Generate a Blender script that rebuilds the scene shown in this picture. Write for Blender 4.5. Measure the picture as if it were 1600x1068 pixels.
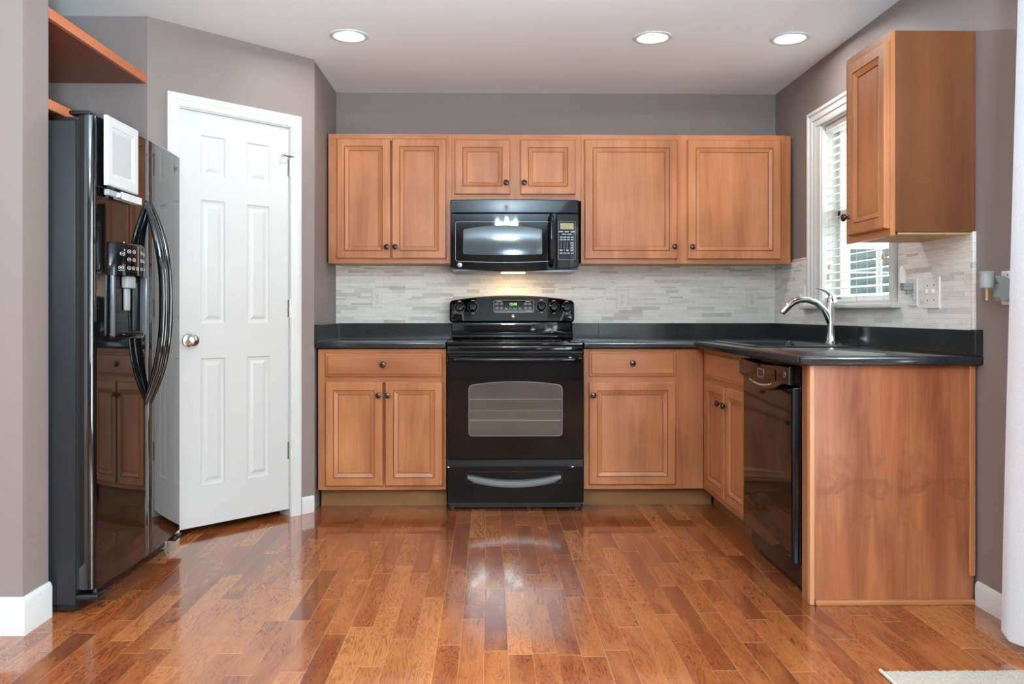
import bpy, bmesh, math, random
from mathutils import Vector, Matrix
random.seed(7)
for o in list(bpy.data.objects): bpy.data.objects.remove(o)
S = bpy.context.scene
COL = S.collection
PI = math.pi
Q = math.sqrt(.5)

# ---------------------------------------------------------------- camera
cam_d = bpy.data.cameras.new('camera'); cam = bpy.data.objects.new('camera', cam_d); COL.objects.link(cam)
cam.location = (0, 0, 1.07)
cam.rotation_euler = (PI/2, 0, -0.01614)
cam_d.sensor_fit = 'HORIZONTAL'; cam_d.sensor_width = 36
cam_d.lens = 1270/1600*36
cam_d.shift_x = (800-783.5)/1600
cam_d.shift_y = -(534-489)/1600
cam_d.clip_start = .02
S.camera = cam

# ---------------------------------------------------------------- world, daylight, exposure
def srgb(r, g, b):
    f = lambda c: (c/255/12.92 if c/255 <= .04045 else ((c/255+.055)/1.055)**2.4)
    return (f(r), f(g), f(b), 1)
W = bpy.data.worlds.new('world'); S.world = W; W.use_nodes = True
bg = W.node_tree.nodes['Background']
bg.inputs[0].default_value = (.86, .93, 1, 1); bg.inputs[1].default_value = 2.3
S.view_settings.view_transform = 'Standard'; S.view_settings.look = 'None'
S.view_settings.gamma = 1; S.view_settings.use_curve_mapping = False
S.view_settings.exposure = 0.22
S.cycles.use_denoising = True
S.cycles.max_bounces = 8; S.cycles.diffuse_bounces = 5; S.cycles.glossy_bounces = 4
S.cycles.sample_clamp_indirect = 6
S.cycles.caustics_reflective = False; S.cycles.caustics_refractive = False

def area(name, loc, rot, sx, sy, power, col=(1, 1, 1), shape='RECTANGLE', parent=None):
    l = bpy.data.lights.new(name, 'AREA'); l.shape = shape; l.size = sx; l.size_y = sy
    l.energy = power; l.color = col
    o = bpy.data.objects.new(name, l); COL.objects.link(o)
    o.location = loc; o.rotation_euler = rot
    if parent: o.parent = parent
    return o
# daylight through the patio door and the window beyond it (beside and behind the camera), and over the sink
area('daylight_patio', (2.05, .6, 1.10), (0, PI/2+.42, 0), 2.0, 1.8, 180, (.80, .95, 1.0))
area('daylight_side_window', (2.05, -3.3, 1.25), (0, PI/2+.42, 0), 1.6, 1.3, 120, (.80, .95, 1.0))
area('daylight_sink_window', (2.25, 3.98, 1.65), (0, PI/2, 0), .95, .9, 7, (.92, .97, 1))
sun = bpy.data.lights.new('sun', 'SUN'); sun.energy = 2.0; sun.angle = .02; sun.color = (1, .93, .82)
so = bpy.data.objects.new('sun', sun); COL.objects.link(so)
so.rotation_euler = Vector((-.85, .62, -.80)).to_track_quat('-Z', 'Y').to_euler()

# ---------------------------------------------------------------- material helpers
class NT:
    def __init__(s, name):
        s.m = bpy.data.materials.new(name); s.m.use_nodes = True
        s.t = s.m.node_tree; s.b = s.t.nodes['Principled BSDF']; s.out = s.t.nodes['Material Output']
    def n(s, kind, **kw):
        nd = s.t.nodes.new(kind)
        for k, v in kw.items(): setattr(nd, k, v)
        return nd
    def put(s, sock, v):
        if isinstance(v, bpy.types.NodeSocket): s.t.links.new(v, sock)
        elif v is not None: sock.default_value = v
    def M(s, op, a, b=None, c=None):
        nd = s.n('ShaderNodeMath', operation=op)
        s.put(nd.inputs[0], a); s.put(nd.inputs[1], b); s.put(nd.inputs[2], c)
        return nd.outputs[0]
    def pos(s):
        nd = s.n('ShaderNodeNewGeometry'); sp = s.n('ShaderNodeSeparateXYZ')
        s.t.links.new(nd.outputs['Position'], sp.inputs[0]); return sp.outputs
    def vec(s, x, y, z=0.0):
        nd = s.n('ShaderNodeCombineXYZ')
        s.put(nd.inputs[0], x); s.put(nd.inputs[1], y); s.put(nd.inputs[2], z); return nd.outputs[0]
    def noise(s, v, scale=1, detail=3, rough=.5, dist=0):
        nd = s.n('ShaderNodeTexNoise'); s.put(nd.inputs['Vector'], v)
        nd.inputs['Scale'].default_value = scale; nd.inputs['Detail'].default_value = detail
        nd.inputs['Roughness'].default_value = rough; nd.inputs['Distortion'].default_value = dist
        return nd.outputs['Fac']
    def white(s, v):
        nd = s.n('ShaderNodeTexWhiteNoise', noise_dimensions='3D'); s.put(nd.inputs['Vector'], v)
        return nd.outputs['Value']
    def ramp(s, f, stops, interp='LINEAR'):
        nd = s.n('ShaderNodeValToRGB'); s.put(nd.inputs[0], f); e = nd.color_ramp
        e.interpolation = interp
        while len(e.elements) < len(stops): e.elements.new(.5)
        for el, (p, c) in zip(e.elements, stops):
            el.position = p; el.color = c if len(c) == 4 else (*c, 1)
        return nd.outputs[0]
    def mix(s, f, a, b, mode='MIX'):
        nd = s.n('ShaderNodeMix', data_type='RGBA', blend_type=mode)
        s.put(nd.inputs[0], f); s.put(nd.inputs[6], a); s.put(nd.inputs[7], b); return nd.outputs[2]
    def bump(s, h, dist=.001, strength=1.0):
        nd = s.n('ShaderNodeBump'); nd.inputs['Distance'].default_value = dist
        nd.inputs['Strength'].default_value = strength
        s.put(nd.inputs['Height'], h); s.t.links.new(nd.outputs[0], s.b.inputs['Normal'])
    def set(s, **kw):
        for k, v in kw.items(): s.put(s.b.inputs[k.replace('_', ' ')], v)

def plain(name, col, rough=.5, metal=0, spec=.5, coat=0, var=.0, scale=8, emis=0, bump=0):
    m = NT(name); c = srgb(*col)
    if var:
        p = m.pos(); f = m.noise(m.vec(p[0], p[1], p[2]), scale, 4)
        c2 = tuple(max(0, x*(1-var)) for x in c[:3])+(1,); c1 = tuple(min(1, x*(1+var)) for x in c[:3])+(1,)
        m.set(Base_Color=m.ramp(f, [(.25, c2), (.75, c1)]))
        if bump:
            m.bump(m.noise(m.vec(p[0], p[1], p[2]), 260, 2), bump)
    else: m.set(Base_Color=c)
    m.set(Roughness=rough, Metallic=metal, Coat_Weight=coat)
    m.b.inputs['Specular IOR Level'].default_value = spec
    if emis:
        m.set(Emission_Color=c, Emission_Strength=emis)
    return m.m

def wood(name, axis, lo=(140, 82, 48), hi=(196, 130, 86), rough=.34):
    m = NT(name); p = m.pos()
    sc = [9., 9., 9.]; sc[axis] = 1.1
    v = m.vec(*[m.M('MULTIPLY', p[i], sc[i]) for i in range(3)])
    a = m.noise(v, 1.0, 3, .55, .35)
    sc2 = [150., 150., 150.]; sc2[axis] = 5.
    v2 = m.vec(*[m.M('MULTIPLY', p[i], sc2[i]) for i in range(3)])
    b = m.noise(v2, 1.0, 2, .5)
    blot = m.noise(m.vec(p[0], p[1], p[2]), 3.2, 2)
    f = m.M('ADD', m.M('MULTIPLY', a, .55), m.M('ADD', m.M('MULTIPLY', b, .16), m.M('MULTIPLY', blot, .29)))
    c = m.ramp(f, [(.30, srgb(*lo)), (.68, srgb(*hi))])
    m.set(Base_Color=c, Roughness=rough, Coat_Weight=.04, Coat_Roughness=.25); m.b.inputs['Specular IOR Level'].default_value = .32
    m.bump(b, .00012)
    return m.m

MT = {}
MT['wood_v'] = wood('stained_maple_vertical', 2)
MT['wood_x'] = wood('stained_maple_along_x', 0)
MT['wood_y'] = wood('stained_maple_along_y', 1)
MT['wood_in'] = plain('cabinet_underside', (196, 160, 112), .6, var=.1)
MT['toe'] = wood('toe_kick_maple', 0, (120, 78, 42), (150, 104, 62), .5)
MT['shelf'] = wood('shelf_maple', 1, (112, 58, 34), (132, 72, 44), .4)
MT['wood_side'] = wood('darker_side_wood', 2, (92, 52, 30), (122, 74, 44), .38)  # body of the right wall cabinet, darker than the other cabinet wood
MT['glaze'] = wood('dark_glaze_in_grooves', 2, (112, 64, 36), (144, 86, 50), .45)
MT['strip'] = wood('pale_corner_strip', 2, (190, 134, 92), (206, 152, 110))
MT['shelf_edge'] = wood('shelf_edge_maple', 1, (176, 96, 58), (206, 122, 78), .4)

def end_panel_mat():
    m = NT('end_panel_veneer'); p = m.pos(); x, z = p[0], p[2]
    # book-matched veneer: the two sheets repeat every 0.30 m
    u = m.M('FRACT', m.M('DIVIDE', m.M('SUBTRACT', x, 1.20), .30))
    leaf = m.M('FLOOR', m.M('DIVIDE', m.M('SUBTRACT', x, 1.20), .30))
    g = m.noise(m.vec(m.M('MULTIPLY', u, 3.0), m.M('MULTIPLY', z, 1.4), 3.), 1., 3, .55, .5)
    fine = m.noise(m.vec(m.M('MULTIPLY', x, 160.), 0., m.M('MULTIPLY', z, 6.)), 1., 2)
    fig = m.noise(m.vec(m.M('ADD', m.M('MULTIPLY', u, 1.6), m.M('MULTIPLY', z, 1.1)), m.M('MULTIPLY', z, 7.), 7.7), 1.35, 4, .6, 1.6)
    band = m.M('MULTIPLY', m.M('SMOOTH_MIN', m.M('MAXIMUM', m.M('SUBTRACT', 1., m.M('ABSOLUTE', m.M('DIVIDE', m.M('SUBTRACT', z, .42), .24))), 0.), 1., .1), 1.)
    knot = m.M('MULTIPLY', m.ramp(fig, [(.54, (0, 0, 0)), (.66, (1, 1, 1))]), band)
    f = m.M('ADD', m.M('ADD', m.M('MULTIPLY', g, .75), m.M('MULTIPLY', fine, .18)), m.M('MULTIPLY', m.white(m.vec(leaf, 2.)), .06))
    c = m.ramp(f, [(.34, srgb(124, 66, 38)), (.64, srgb(176, 108, 70))])
    c = m.mix(m.M('MULTIPLY', knot, .5), c, srgb(112, 58, 36))
    m.set(Base_Color=c, Roughness=.34, Coat_Weight=.15, Coat_Roughness=.25); return m.m
MT['panel'] = end_panel_mat()

def floor_mat():
    m = NT('hickory_plank_floor'); p = m.pos(); x, y = p[0], p[1]
    w = .0762
    xs = m.M('DIVIDE', m.M('ADD', x, .0135), w)
    row = m.M('FLOOR', xs); fx = m.M('FRACT', xs)
    r1 = m.white(m.vec(row, 1.7)); r2 = m.white(m.vec(row, 9.3))
    L = m.M('ADD', m.M('MULTIPLY', r2, .42), .38)
    ys = m.M('DIVIDE', m.M('ADD', y, m.M('MULTIPLY', r1, 7.)), L)
    col = m.M('FLOOR', ys); fy = m.M('MULTIPLY', m.M('FRACT', ys), L)
    idv = m.white(m.vec(row, col, 3.)); id2 = m.white(m.vec(row, col, 8.))
    tone = m.ramp(idv, [(0, srgb(118, 58, 30)), (.2, srgb(138, 70, 36)), (.5, srgb(152, 82, 42)), (.8, srgb(164, 93, 49)), (1, srgb(184, 114, 64))])
    # cathedral figure: contour lines of a stretched noise, different on every plank
    o = m.M('MULTIPLY', id2, 60.)
    n = m.noise(m.vec(m.M('ADD', m.M('MULTIPLY', x, 15.), o), m.M('ADD', m.M('MULTIPLY', y, 2.6), o)), 1., 3, .5, .6)
    ring = m.M('ABSOLUTE', m.M('SUBTRACT', m.M('FRACT', m.M('MULTIPLY', n, 19.)), .5))
    line = m.ramp(ring, [(.0, (1, 1, 1)), (.11, (.85, .85, .85)), (.24, (0, 0, 0))])
    brk = m.noise(m.vec(m.M('MULTIPLY', x, 90.), m.M('MULTIPLY', y, 22.), o), 1., 2)
    line = m.M('MULTIPLY', line, m.ramp(brk, [(.30, (.25, .25, .25)), (.52, (1, 1, 1))]))
    st = m.noise(m.vec(m.M('ADD', m.M('MULTIPLY', x, 220.), o), m.M('MULTIPLY', y, 9.)), 1., 3)
    c = m.mix(m.M('MULTIPLY', line, .5), tone, srgb(82, 38, 20))
    c = m.mix(m.M('MULTIPLY', m.ramp(st, [(.5, (0, 0, 0)), (.75, (1, 1, 1))]), .35), c, srgb(96, 46, 22))
    soft = m.noise(m.vec(m.M('ADD', m.M('MULTIPLY', x, 12.), o), m.M('MULTIPLY', y, 3.)), 1., 2)
    c = m.mix(m.M('MULTIPLY', m.ramp(soft, [(.45, (0, 0, 0)), (.75, (1, 1, 1))]), .4), c, srgb(196, 124, 70))
    gx = m.M('MINIMUM', fx, m.M('SUBTRACT', 1., fx)); gx = m.M('MULTIPLY', gx, w)
    gy = m.M('MINIMUM', fy, m.M('SUBTRACT', L, fy))
    jx = m.M('LESS_THAN', gx, .0008); jy = m.M('LESS_THAN', gy, .0011)
    c = m.mix(m.M('MULTIPLY', jx, m.M('ADD', .12, m.M('MULTIPLY', m.white(m.vec(row, 5.5)), .5))), c, srgb(205, 160, 112))
    c = m.mix(m.M('MULTIPLY', jy, .75), c, srgb(214, 172, 122))
    m.set(Base_Color=c, Roughness=.13, Coat_Weight=.5, Coat_Roughness=.06)
    edge = m.M('SMOOTH_MIN', m.M('MINIMUM', gx, gy), .0015, .0006)
    wav = m.noise(m.vec(m.M('MULTIPLY', x, 5.), m.M('MULTIPLY', y, 2.)), 1., 1)
    m.bump(m.M('ADD', edge, m.M('MULTIPLY', wav, .0006)), 1.0, .35)
    return m.m
MT['floor'] = floor_mat()

def tile_mat():
    m = NT('stacked_marble_mosaic'); p = m.pos(); u = m.M('SUBTRACT', p[0], p[1]); z = p[2]
    zr = m.M('DIVIDE', m.M('SUBTRACT', z, 1.006), .0105)
    r1 = m.M('FLOOR', zr); r2 = m.M('FLOOR', m.M('MULTIPLY', zr, .5))
    sel = m.M('GREATER_THAN', m.white(m.vec(r2, 4.4)), .45)
    row = m.M('ADD', m.M('MULTIPLY', sel, m.M('ADD', r2, 1000.)), m.M('MULTIPLY', m.M('SUBTRACT', 1., sel), r1))
    f1 = m.M('FRACT', zr); f2 = m.M('MULTIPLY', m.M('FRACT', m.M('MULTIPLY', zr, .5)), 2.)
    d1 = m.M('MINIMUM', f1, m.M('SUBTRACT', 1., f1)); d2 = m.M('MINIMUM', f2, m.M('SUBTRACT', 2., f2))
    d = m.M('MULTIPLY', m.M('ADD', m.M('MULTIPLY', sel, d2), m.M('MULTIPLY', m.M('SUBTRACT', 1., sel), d1)), .0105)
    ra = m.white(m.vec(row, 1.1)); rb = m.white(m.vec(row, 7.7))
    L = m.M('ADD', m.M('MULTIPLY', rb, .16), .07)
    us = m.M('DIVIDE', m.M('ADD', u, m.M('MULTIPLY', ra, 5.)), L); col = m.M('FLOOR', us)
    fu = m.M('FRACT', us); du = m.M('MULTIPLY', m.M('MINIMUM', fu, m.M('SUBTRACT', 1., fu)), L)
    idv = m.white(m.vec(row, col, 2.))
    tone = m.ramp(idv, [(0, srgb(243, 240, 234)), (.5, srgb(238, 234, 227)), (.78, srgb(228, 223, 214)), (.93, srgb(206, 200, 190)), (1, srgb(190, 183, 172))])
    o = m.M('MULTIPLY', idv, 40.)
    v = m.noise(m.vec(m.M('ADD', m.M('MULTIPLY', u, 22.), o), m.M('MULTIPLY', z, 60.), o), 1., 5, .65, 1.2)
    vein = m.ramp(v, [(.56, (0, 0, 0)), (.72, (1, 1, 1))])
    c = m.mix(m.M('MULTIPLY', vein, .55), tone, srgb(164, 159, 152))
    v3 = m.noise(m.vec(m.M('MULTIPLY', u, 4.), m.M('MULTIPLY', z, 9.), 3.), 1., 3)
    c = m.mix(m.M('MULTIPLY', m.ramp(v3, [(.4, (0, 0, 0)), (.7, (1, 1, 1))]), .4), c, srgb(244, 242, 237))
    joint = m.M('LESS_THAN', m.M('MINIMUM', d, du), .0006)
    c = m.mix(m.M('MULTIPLY', joint, .35), c, srgb(176, 170, 160))
    m.set(Base_Color=c, Roughness=.38)
    m.bump(m.M('ADD', m.M('SMOOTH_MIN', m.M('MINIMUM', d, du), .0012, .0005), m.M('MULTIPLY', idv, .0012)), 1.0, .5)
    return m.m
MT['tile'] = tile_mat()

def granite_mat(name, base=(26, 28, 30), rough=.13):
    m = NT(name); p = m.pos(); v = m.vec(p[0], p[1], p[2])
    a = m.noise(v, 420, 2); b = m.noise(v, 1100, 1); s = m.noise(v, 5, 3)
    c = m.mix(m.ramp(a, [(.58, (0, 0, 0)), (.70, (1, 1, 1))]), srgb(*base), srgb(66, 70, 72))
    c = m.mix(m.M('MULTIPLY', m.ramp(b, [(.66, (0, 0, 0)), (.74, (1, 1, 1))]), .7), c, srgb(112, 108, 102))
    m.set(Base_Color=c, Roughness=m.M('ADD', rough, m.M('MULTIPLY', s, .08)))
    m.b.inputs['Specular IOR Level'].default_value = .6
    return m.m
MT['granite'] = granite_mat('black_speckled_granite')
MT['seam'] = plain('granite_seam', (120, 118, 114), .6)

MT['wall'] = plain('mauve_grey_paint', (133, 120, 116), .5, spec=.35, var=.02, scale=2, bump=.0002)
MT['ceil'] = plain('ceiling_white_paint', (236, 238, 238), .9, var=.012, scale=1.5)
MT['trim'] = plain('white_trim_paint', (212, 212, 209), .35, var=.01)
MT['door'] = plain('white_door_paint', (203, 202, 199), .38, var=.012, scale=3)
MT['black'] = plain('gloss_black_enamel', (8, 8, 9), .05, spec=.32)
MT['blackf'] = plain('fridge_black_gloss', (10, 10, 11), .035, spec=.6, coat=.45)
MT['black_satin'] = plain('satin_black_plastic', (20, 21, 23), .3)
MT['case'] = plain('fridge_case_dark_grey', (34, 36, 39), .35, spec=.4)
MT['dark'] = plain('dark_recess', (7, 7, 8), .6)
MT['glassblack'] = plain('black_ceramic_glass', (7, 7, 8), .04, spec=.35)
MT['ovenwin'] = plain('oven_window_tint', (74, 69, 64), .16, spec=.7, var=.25, scale=5)
MT['mwwin'] = plain('microwave_window_mesh', (70, 78, 84), .12, spec=.7, var=.2, scale=6)
MT['bezel'] = plain('grey_bezel', (120, 124, 128), .3, metal=.6)
MT['chrome'] = plain('chrome', (225, 226, 228), .06, metal=1)
MT['nickel'] = plain('satin_nickel', (190, 185, 178), .24, metal=1)
MT['bronze'] = plain('oil_rubbed_bronze', (74, 62, 56), .2, metal=.9)
MT['ink'] = plain('white_print', (206, 208, 208), .5)
MT['ink2'] = plain('grey_print', (150, 158, 166), .5)
MT['plate'] = plain('white_switch_plate', (232, 230, 224), .3)
MT['slot'] = plain('socket_slot', (50, 46, 42), .6)
MT['board'] = plain('whiteboard_surface', (186, 187, 189), .22)
MT['boardf'] = plain('whiteboard_frame', (204, 203, 202), .35)
MT['blind'] = plain('white_faux_wood_slat', (238, 240, 240), .4)
MT['cord'] = plain('blind_cord', (200, 196, 188), .8)
MT['tassel'] = plain('wooden_tassel', (188, 168, 134), .6)
MT['greyplastic'] = plain('grey_plastic', (150, 156, 154), .4)
MT['oil'] = plain('scented_oil_wick', (214, 160, 104), .4)
MT['rug'] = plain('beige_rug', (190, 176, 160), 1.0, var=.22, scale=120, bump=.004)
MT['rugedge'] = plain('rug_binding', (205, 196, 184), .9, var=.1, scale=200)
MT['siding'] = plain('pale_siding', (225, 228, 230), .8, var=.03)
MT['exwin'] = plain('far_window_glass', (70, 92, 98), .2)
MT['leaf'] = plain('shrub_leaves', (116, 150, 88), .8, var=.5, scale=9)
MT['grass'] = plain('lawn_grass', (120, 146, 92), .95, var=.3, scale=6)
MT['lcd'] = plain('clock_digits', (150, 220, 150), .4, emis=.8)
MT['mwlcd'] = plain('display_glass', (150, 138, 96), .25)
MT['lamp'] = plain('lamp_diffuser', (255, 248, 236), .4, emis=3.0)
MT['bulb'] = plain('warm_bulb_glass', (255, 222, 176), .4, emis=12)
MT['warmlamp'] = plain('cooktop_lamp_lens', (255, 206, 140), .4, emis=4.0)
MT['steel'] = plain('rack_wire', (196, 188, 176), .3, metal=.8)

def glass_mat(name, tint=(1, 1, 1), gloss=1.0):
    m = NT(name); t = m.n('ShaderNodeBsdfTransparent'); t.inputs[0].default_value = (*tint, 1)
    g = m.n('ShaderNodeBsdfGlossy'); g.inputs['Roughness'].default_value = .02
    lw = m.n('ShaderNodeLayerWeight'); lw.inputs[0].default_value = .5
    fr = m.M('ADD', .035, m.M('MULTIPLY', m.M('POWER', lw.outputs['Facing'], 5.), .9))
    mx = m.n('ShaderNodeMixShader'); m.put(mx.inputs[0], m.M('MULTIPLY', fr, gloss))
    m.t.links.new(t.outputs[0], mx.inputs[1]); m.t.links.new(g.outputs[0], mx.inputs[2])
    m.t.links.new(mx.outputs[0], m.out.inputs['Surface']); return m.m
MT['glass'] = glass_mat('window_glass')
MT['bottle'] = glass_mat('clear_bottle_glass', (.93, .92, .9))
def curtain_mat():
    m = NT('white_curtain_linen'); p = m.pos()
    f = m.noise(m.vec(m.M('MULTIPLY', p[0], 300.), m.M('MULTIPLY', p[1], 300.), m.M('MULTIPLY', p[2], 500.)), 1., 2)
    c = m.ramp(f, [(.3, srgb(222, 222, 224)), (.7, srgb(238, 238, 240))])
    tr = m.n('ShaderNodeBsdfTranslucent'); m.put(tr.inputs[0], c)
    m.set(Base_Color=c, Roughness=.9)
    mx = m.n('ShaderNodeMixShader'); mx.inputs[0].default_value = .3
    m.t.links.new(m.b.outputs[0], mx.inputs[1]); m.t.links.new(tr.outputs[0], mx.inputs[2])
    m.t.links.new(mx.outputs[0], m.out.inputs['Surface']); return m.m
MT['curtain'] = curtain_mat()

# ---------------------------------------------------------------- frames (u = along the wall, n = out of it, z = up)
BW = 5.067          # back wall plane
RW = 1.80           # right wall plane
def BK(u, n, z): return Vector((u, BW-n, z))
def RT(u, n, z): return Vector((RW-n, u, z))              # u = world Y
def FG(u, n, z): return Vector((n, u, z))                 # faces +X, n = world X, u = world Y
def DG(u, n, z): return Vector((-1.574+Q*(u+n), 3.777+Q*(u-n), z))
def WD(u, n, z): return Vector((u, n, z))                 # plain world

# ---------------------------------------------------------------- mesh builder
LOC = {}
def world_loc(o): return LOC.get(o.name, Vector((0, 0, 0))) if o else Vector((0, 0, 0))
class MB:
    def __init__(s): s.bm = bmesh.new(); s.mi = 0
    def _face(s, vs):
        try:
            f = s.bm.faces.new(vs); f.material_index = s.mi; return f
        except ValueError: return None
    def box(s, f, u0, u1, n0, n1, z0, z1, bev=0, seg=2):
        t = bmesh.new(); vs = []
        for z in (z0, z1):
            for n in (n0, n1):
                for u in (u0, u1): vs.append(t.verts.new(f(u, n, z)))
        for q in ((0, 1, 3, 2), (4, 5, 7, 6), (0, 1, 5, 4), (2, 3, 7, 6), (0, 2, 6, 4), (1, 3, 7, 5)):
            t.faces.new([vs[i] for i in q])
        bmesh.ops.recalc_face_normals(t, faces=t.faces)
        if bev: bmesh.ops.bevel(t, geom=t.edges[:], offset=bev, segments=seg, affect='EDGES', profile=.5)
        s._merge(t); return s
    def _merge(s, t):
        mp = {v: s.bm.verts.new(v.co) for v in t.verts}
        for fc in t.faces: s._face([mp[v] for v in fc.verts])
        t.free()
    def loft(s, loops, cap0=True, cap1=True, closed=True, strip=False):
        rs = [[s.bm.verts.new(p) for p in l] for l in loops]
        k = len(rs[0])
        for a, b in zip(rs, rs[1:]):
            for i in range(k if closed else k-1):
                j = (i+1) % k; s._face([a[i], a[j], b[j], b[i]])
        if cap0: s._face(rs[0][::-1])
        if cap1 and strip:                       # bottom half paired with the mirrored top half: smooth over a bulge
            l = rs[-1]
            for i in range(k//2-1): s._face([l[i], l[i+1], l[k-2-i], l[k-1-i]])
        elif cap1: s._face(rs[-1])
        return s
    def lathe(s, f, c, prof, axis='n', seg=20, sq=1):
        loops = []
        for r, h in prof:
            l = []
            for i in range(seg):
                a = 2*PI*i/seg; p, q = r*math.cos(a), r*math.sin(a)*sq
                if axis == 'n': l.append(f(c[0]+p, c[1]+h, c[2]+q))
                elif axis == 'z': l.append(f(c[0]+p, c[1]+q, c[2]+h))
                else: l.append(f(c[0]+h, c[1]+p, c[2]+q))
            loops.append(l)
        return s.loft(loops)
    def tube(s, pts, rad, seg=12, sq=1.0, closed=False):
        pts = [Vector(p) for p in pts]; n = len(pts)
        rr = rad if isinstance(rad, (list, tuple)) else [rad]*n
        up = None; loops = []
        for i, p in enumerate(pts):
            d = (pts[min(i+1, n-1)]-pts[max(i-1, 0)]).normalized()
            if up is None:
                up = Vector((0, 0, 1)) if abs(d.z) < .9 else Vector((1, 0, 0))
            a = d.cross(up).normalized(); up = a.cross(d).normalized()
            loops.append([p + a*(rr[i]*math.cos(2*PI*k/seg)) + up*(rr[i]*sq*math.sin(2*PI*k/seg)) for k in range(seg)])
        return s.loft(loops)
    def rings(s, f, u0, u1, z0, z1, steps, nb):
        """stepped rectangle: steps = [(inset, n)...], closed at the back at nb"""
        loops = [[f(u0, nb, z0), f(u1, nb, z0), f(u1, nb, z1), f(u0, nb, z1)]]
        for i, n in steps:
            loops.append([f(u0+i, n, z0+i), f(u1-i, n, z0+i), f(u1-i, n, z1-i), f(u0+i, n, z1-i)])
        return s.loft(loops)
    def panelled(s, f, us, zs, nb, nf, steps, edge=.004, glaze=()):
        """slab whose front (nf) has stepped panels in the odd cells of the us x zs grid"""
        P = lambda u, n, z: s.bm.verts.new(f(u, n, z))
        e = edge; U = list(us); Z = list(zs); U0, U1, Z0, Z1 = U[0], U[-1], Z[0], Z[-1]
        U[0] += e; U[-1] -= e; Z[0] += e; Z[-1] -= e
        grid = {(i, j): P(u, nf, z) for i, u in enumerate(U) for j, z in enumerate(Z)}
        for i in range(len(U)-1):
            for j in range(len(Z)-1):
                c = [grid[i, j], grid[i+1, j], grid[i+1, j+1], grid[i, j+1]]
                if i % 2 and j % 2:
                    prev = c
                    for si, (ins, n) in enumerate(steps):
                        s.mi = 1 if si in glaze else 0
                        q = [P(U[i]+ins, nf+n, Z[j]+ins), P(U[i+1]-ins, nf+n, Z[j]+ins), P(U[i+1]-ins, nf+n, Z[j+1]-ins), P(U[i]+ins, nf+n, Z[j+1]-ins)]
                        for k in range(4): s._face([prev[k], prev[(k+1) % 4], q[(k+1) % 4], q[k]])
                        prev = q
                    s.mi = 0; s._face(prev)
                else: s._face(c)
        nI, nJ = len(U)-1, len(Z)-1
        per = [grid[i, 0] for i in range(nI+1)] + [grid[nI, j] for j in range(1, nJ+1)] + [grid[i, nJ] for i in range(nI-1, -1, -1)] + [grid[0, j] for j in range(nJ-1, 0, -1)]
        def ring(n, o):
            r = [(u, Z0) for u in U] + [(U1, z) for z in Z[1:]] + [(u, Z1) for u in U[-2::-1]] + [(U0, z) for z in Z[-2:0:-1]]
            r = [(min(max(u, U0), U1), min(max(z, Z0), Z1)) for u, z in r]
            r = [(U0 if u == U[0] else U1 if u == U[-1] else u, Z0 if z == Z[0] else Z1 if z == Z[-1] else z) for u, z in r]
            return [P(u, n, z) for u, z in r]
        a = ring(nf-e, 0); b = ring(nb, 0); k = len(per)
        for x, y in ((per, a), (a, b)):
            for i in range(k): s._face([x[i], x[(i+1) % k], y[(i+1) % k], y[i]])
        s._face(b[::-1]); return s
    def text(s, f, txt, u, n, z, size, depth=.0004, flip=False):
        cu = bpy.data.curves.new('t', 'FONT'); cu.body = txt; cu.size = size; cu.align_x = 'CENTER'; cu.align_y = 'CENTER'
        cu.resolution_u = 2; cu.extrude = depth
        ob = bpy.data.objects.new('t', cu); COL.objects.link(ob)
        dg = bpy.context.evaluated_depsgraph_get(); me = ob.evaluated_get(dg).to_mesh()
        vs = [s.bm.verts.new(f(u+(-v.co.x if flip else v.co.x), n+v.co.z, z+v.co.y)) for v in me.vertices]
        for p in me.polygons: s._face([vs[i] for i in p.vertices])
        ob.evaluated_get(dg).to_mesh_clear(); bpy.data.objects.remove(ob); bpy.data.curves.remove(cu)
        return s
    def build(s, name, mat, parent=None, smooth=35, weld=False):
        bm = s.bm
        if weld: bmesh.ops.remove_doubles(bm, verts=bm.verts, dist=1e-5)
        bmesh.ops.recalc_face_normals(bm, faces=bm.faces)
        if parent: base = world_loc(parent)
        else:
            xs = [v.co for v in bm.verts]
            base = Vector(((min(c.x for c in xs)+max(c.x for c in xs))/2, (min(c.y for c in xs)+max(c.y for c in xs))/2, min(c.z for c in xs)))
        for v in bm.verts: v.co -= base
        me = bpy.data.meshes.new(name); bm.to_mesh(me); bm.free()
        for mm in (mat if isinstance(mat, (list, tuple)) else [mat]): me.materials.append(MT[mm])
        if smooth:
            for p in me.polygons: p.use_smooth = True
            me.set_sharp_from_angle(angle=math.radians(smooth))
        o = bpy.data.objects.new(name, me); COL.objects.link(o)
        if parent: o.parent = parent
        else: o.location = base
        LOC[o.name] = base.copy()
        return o

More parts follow.
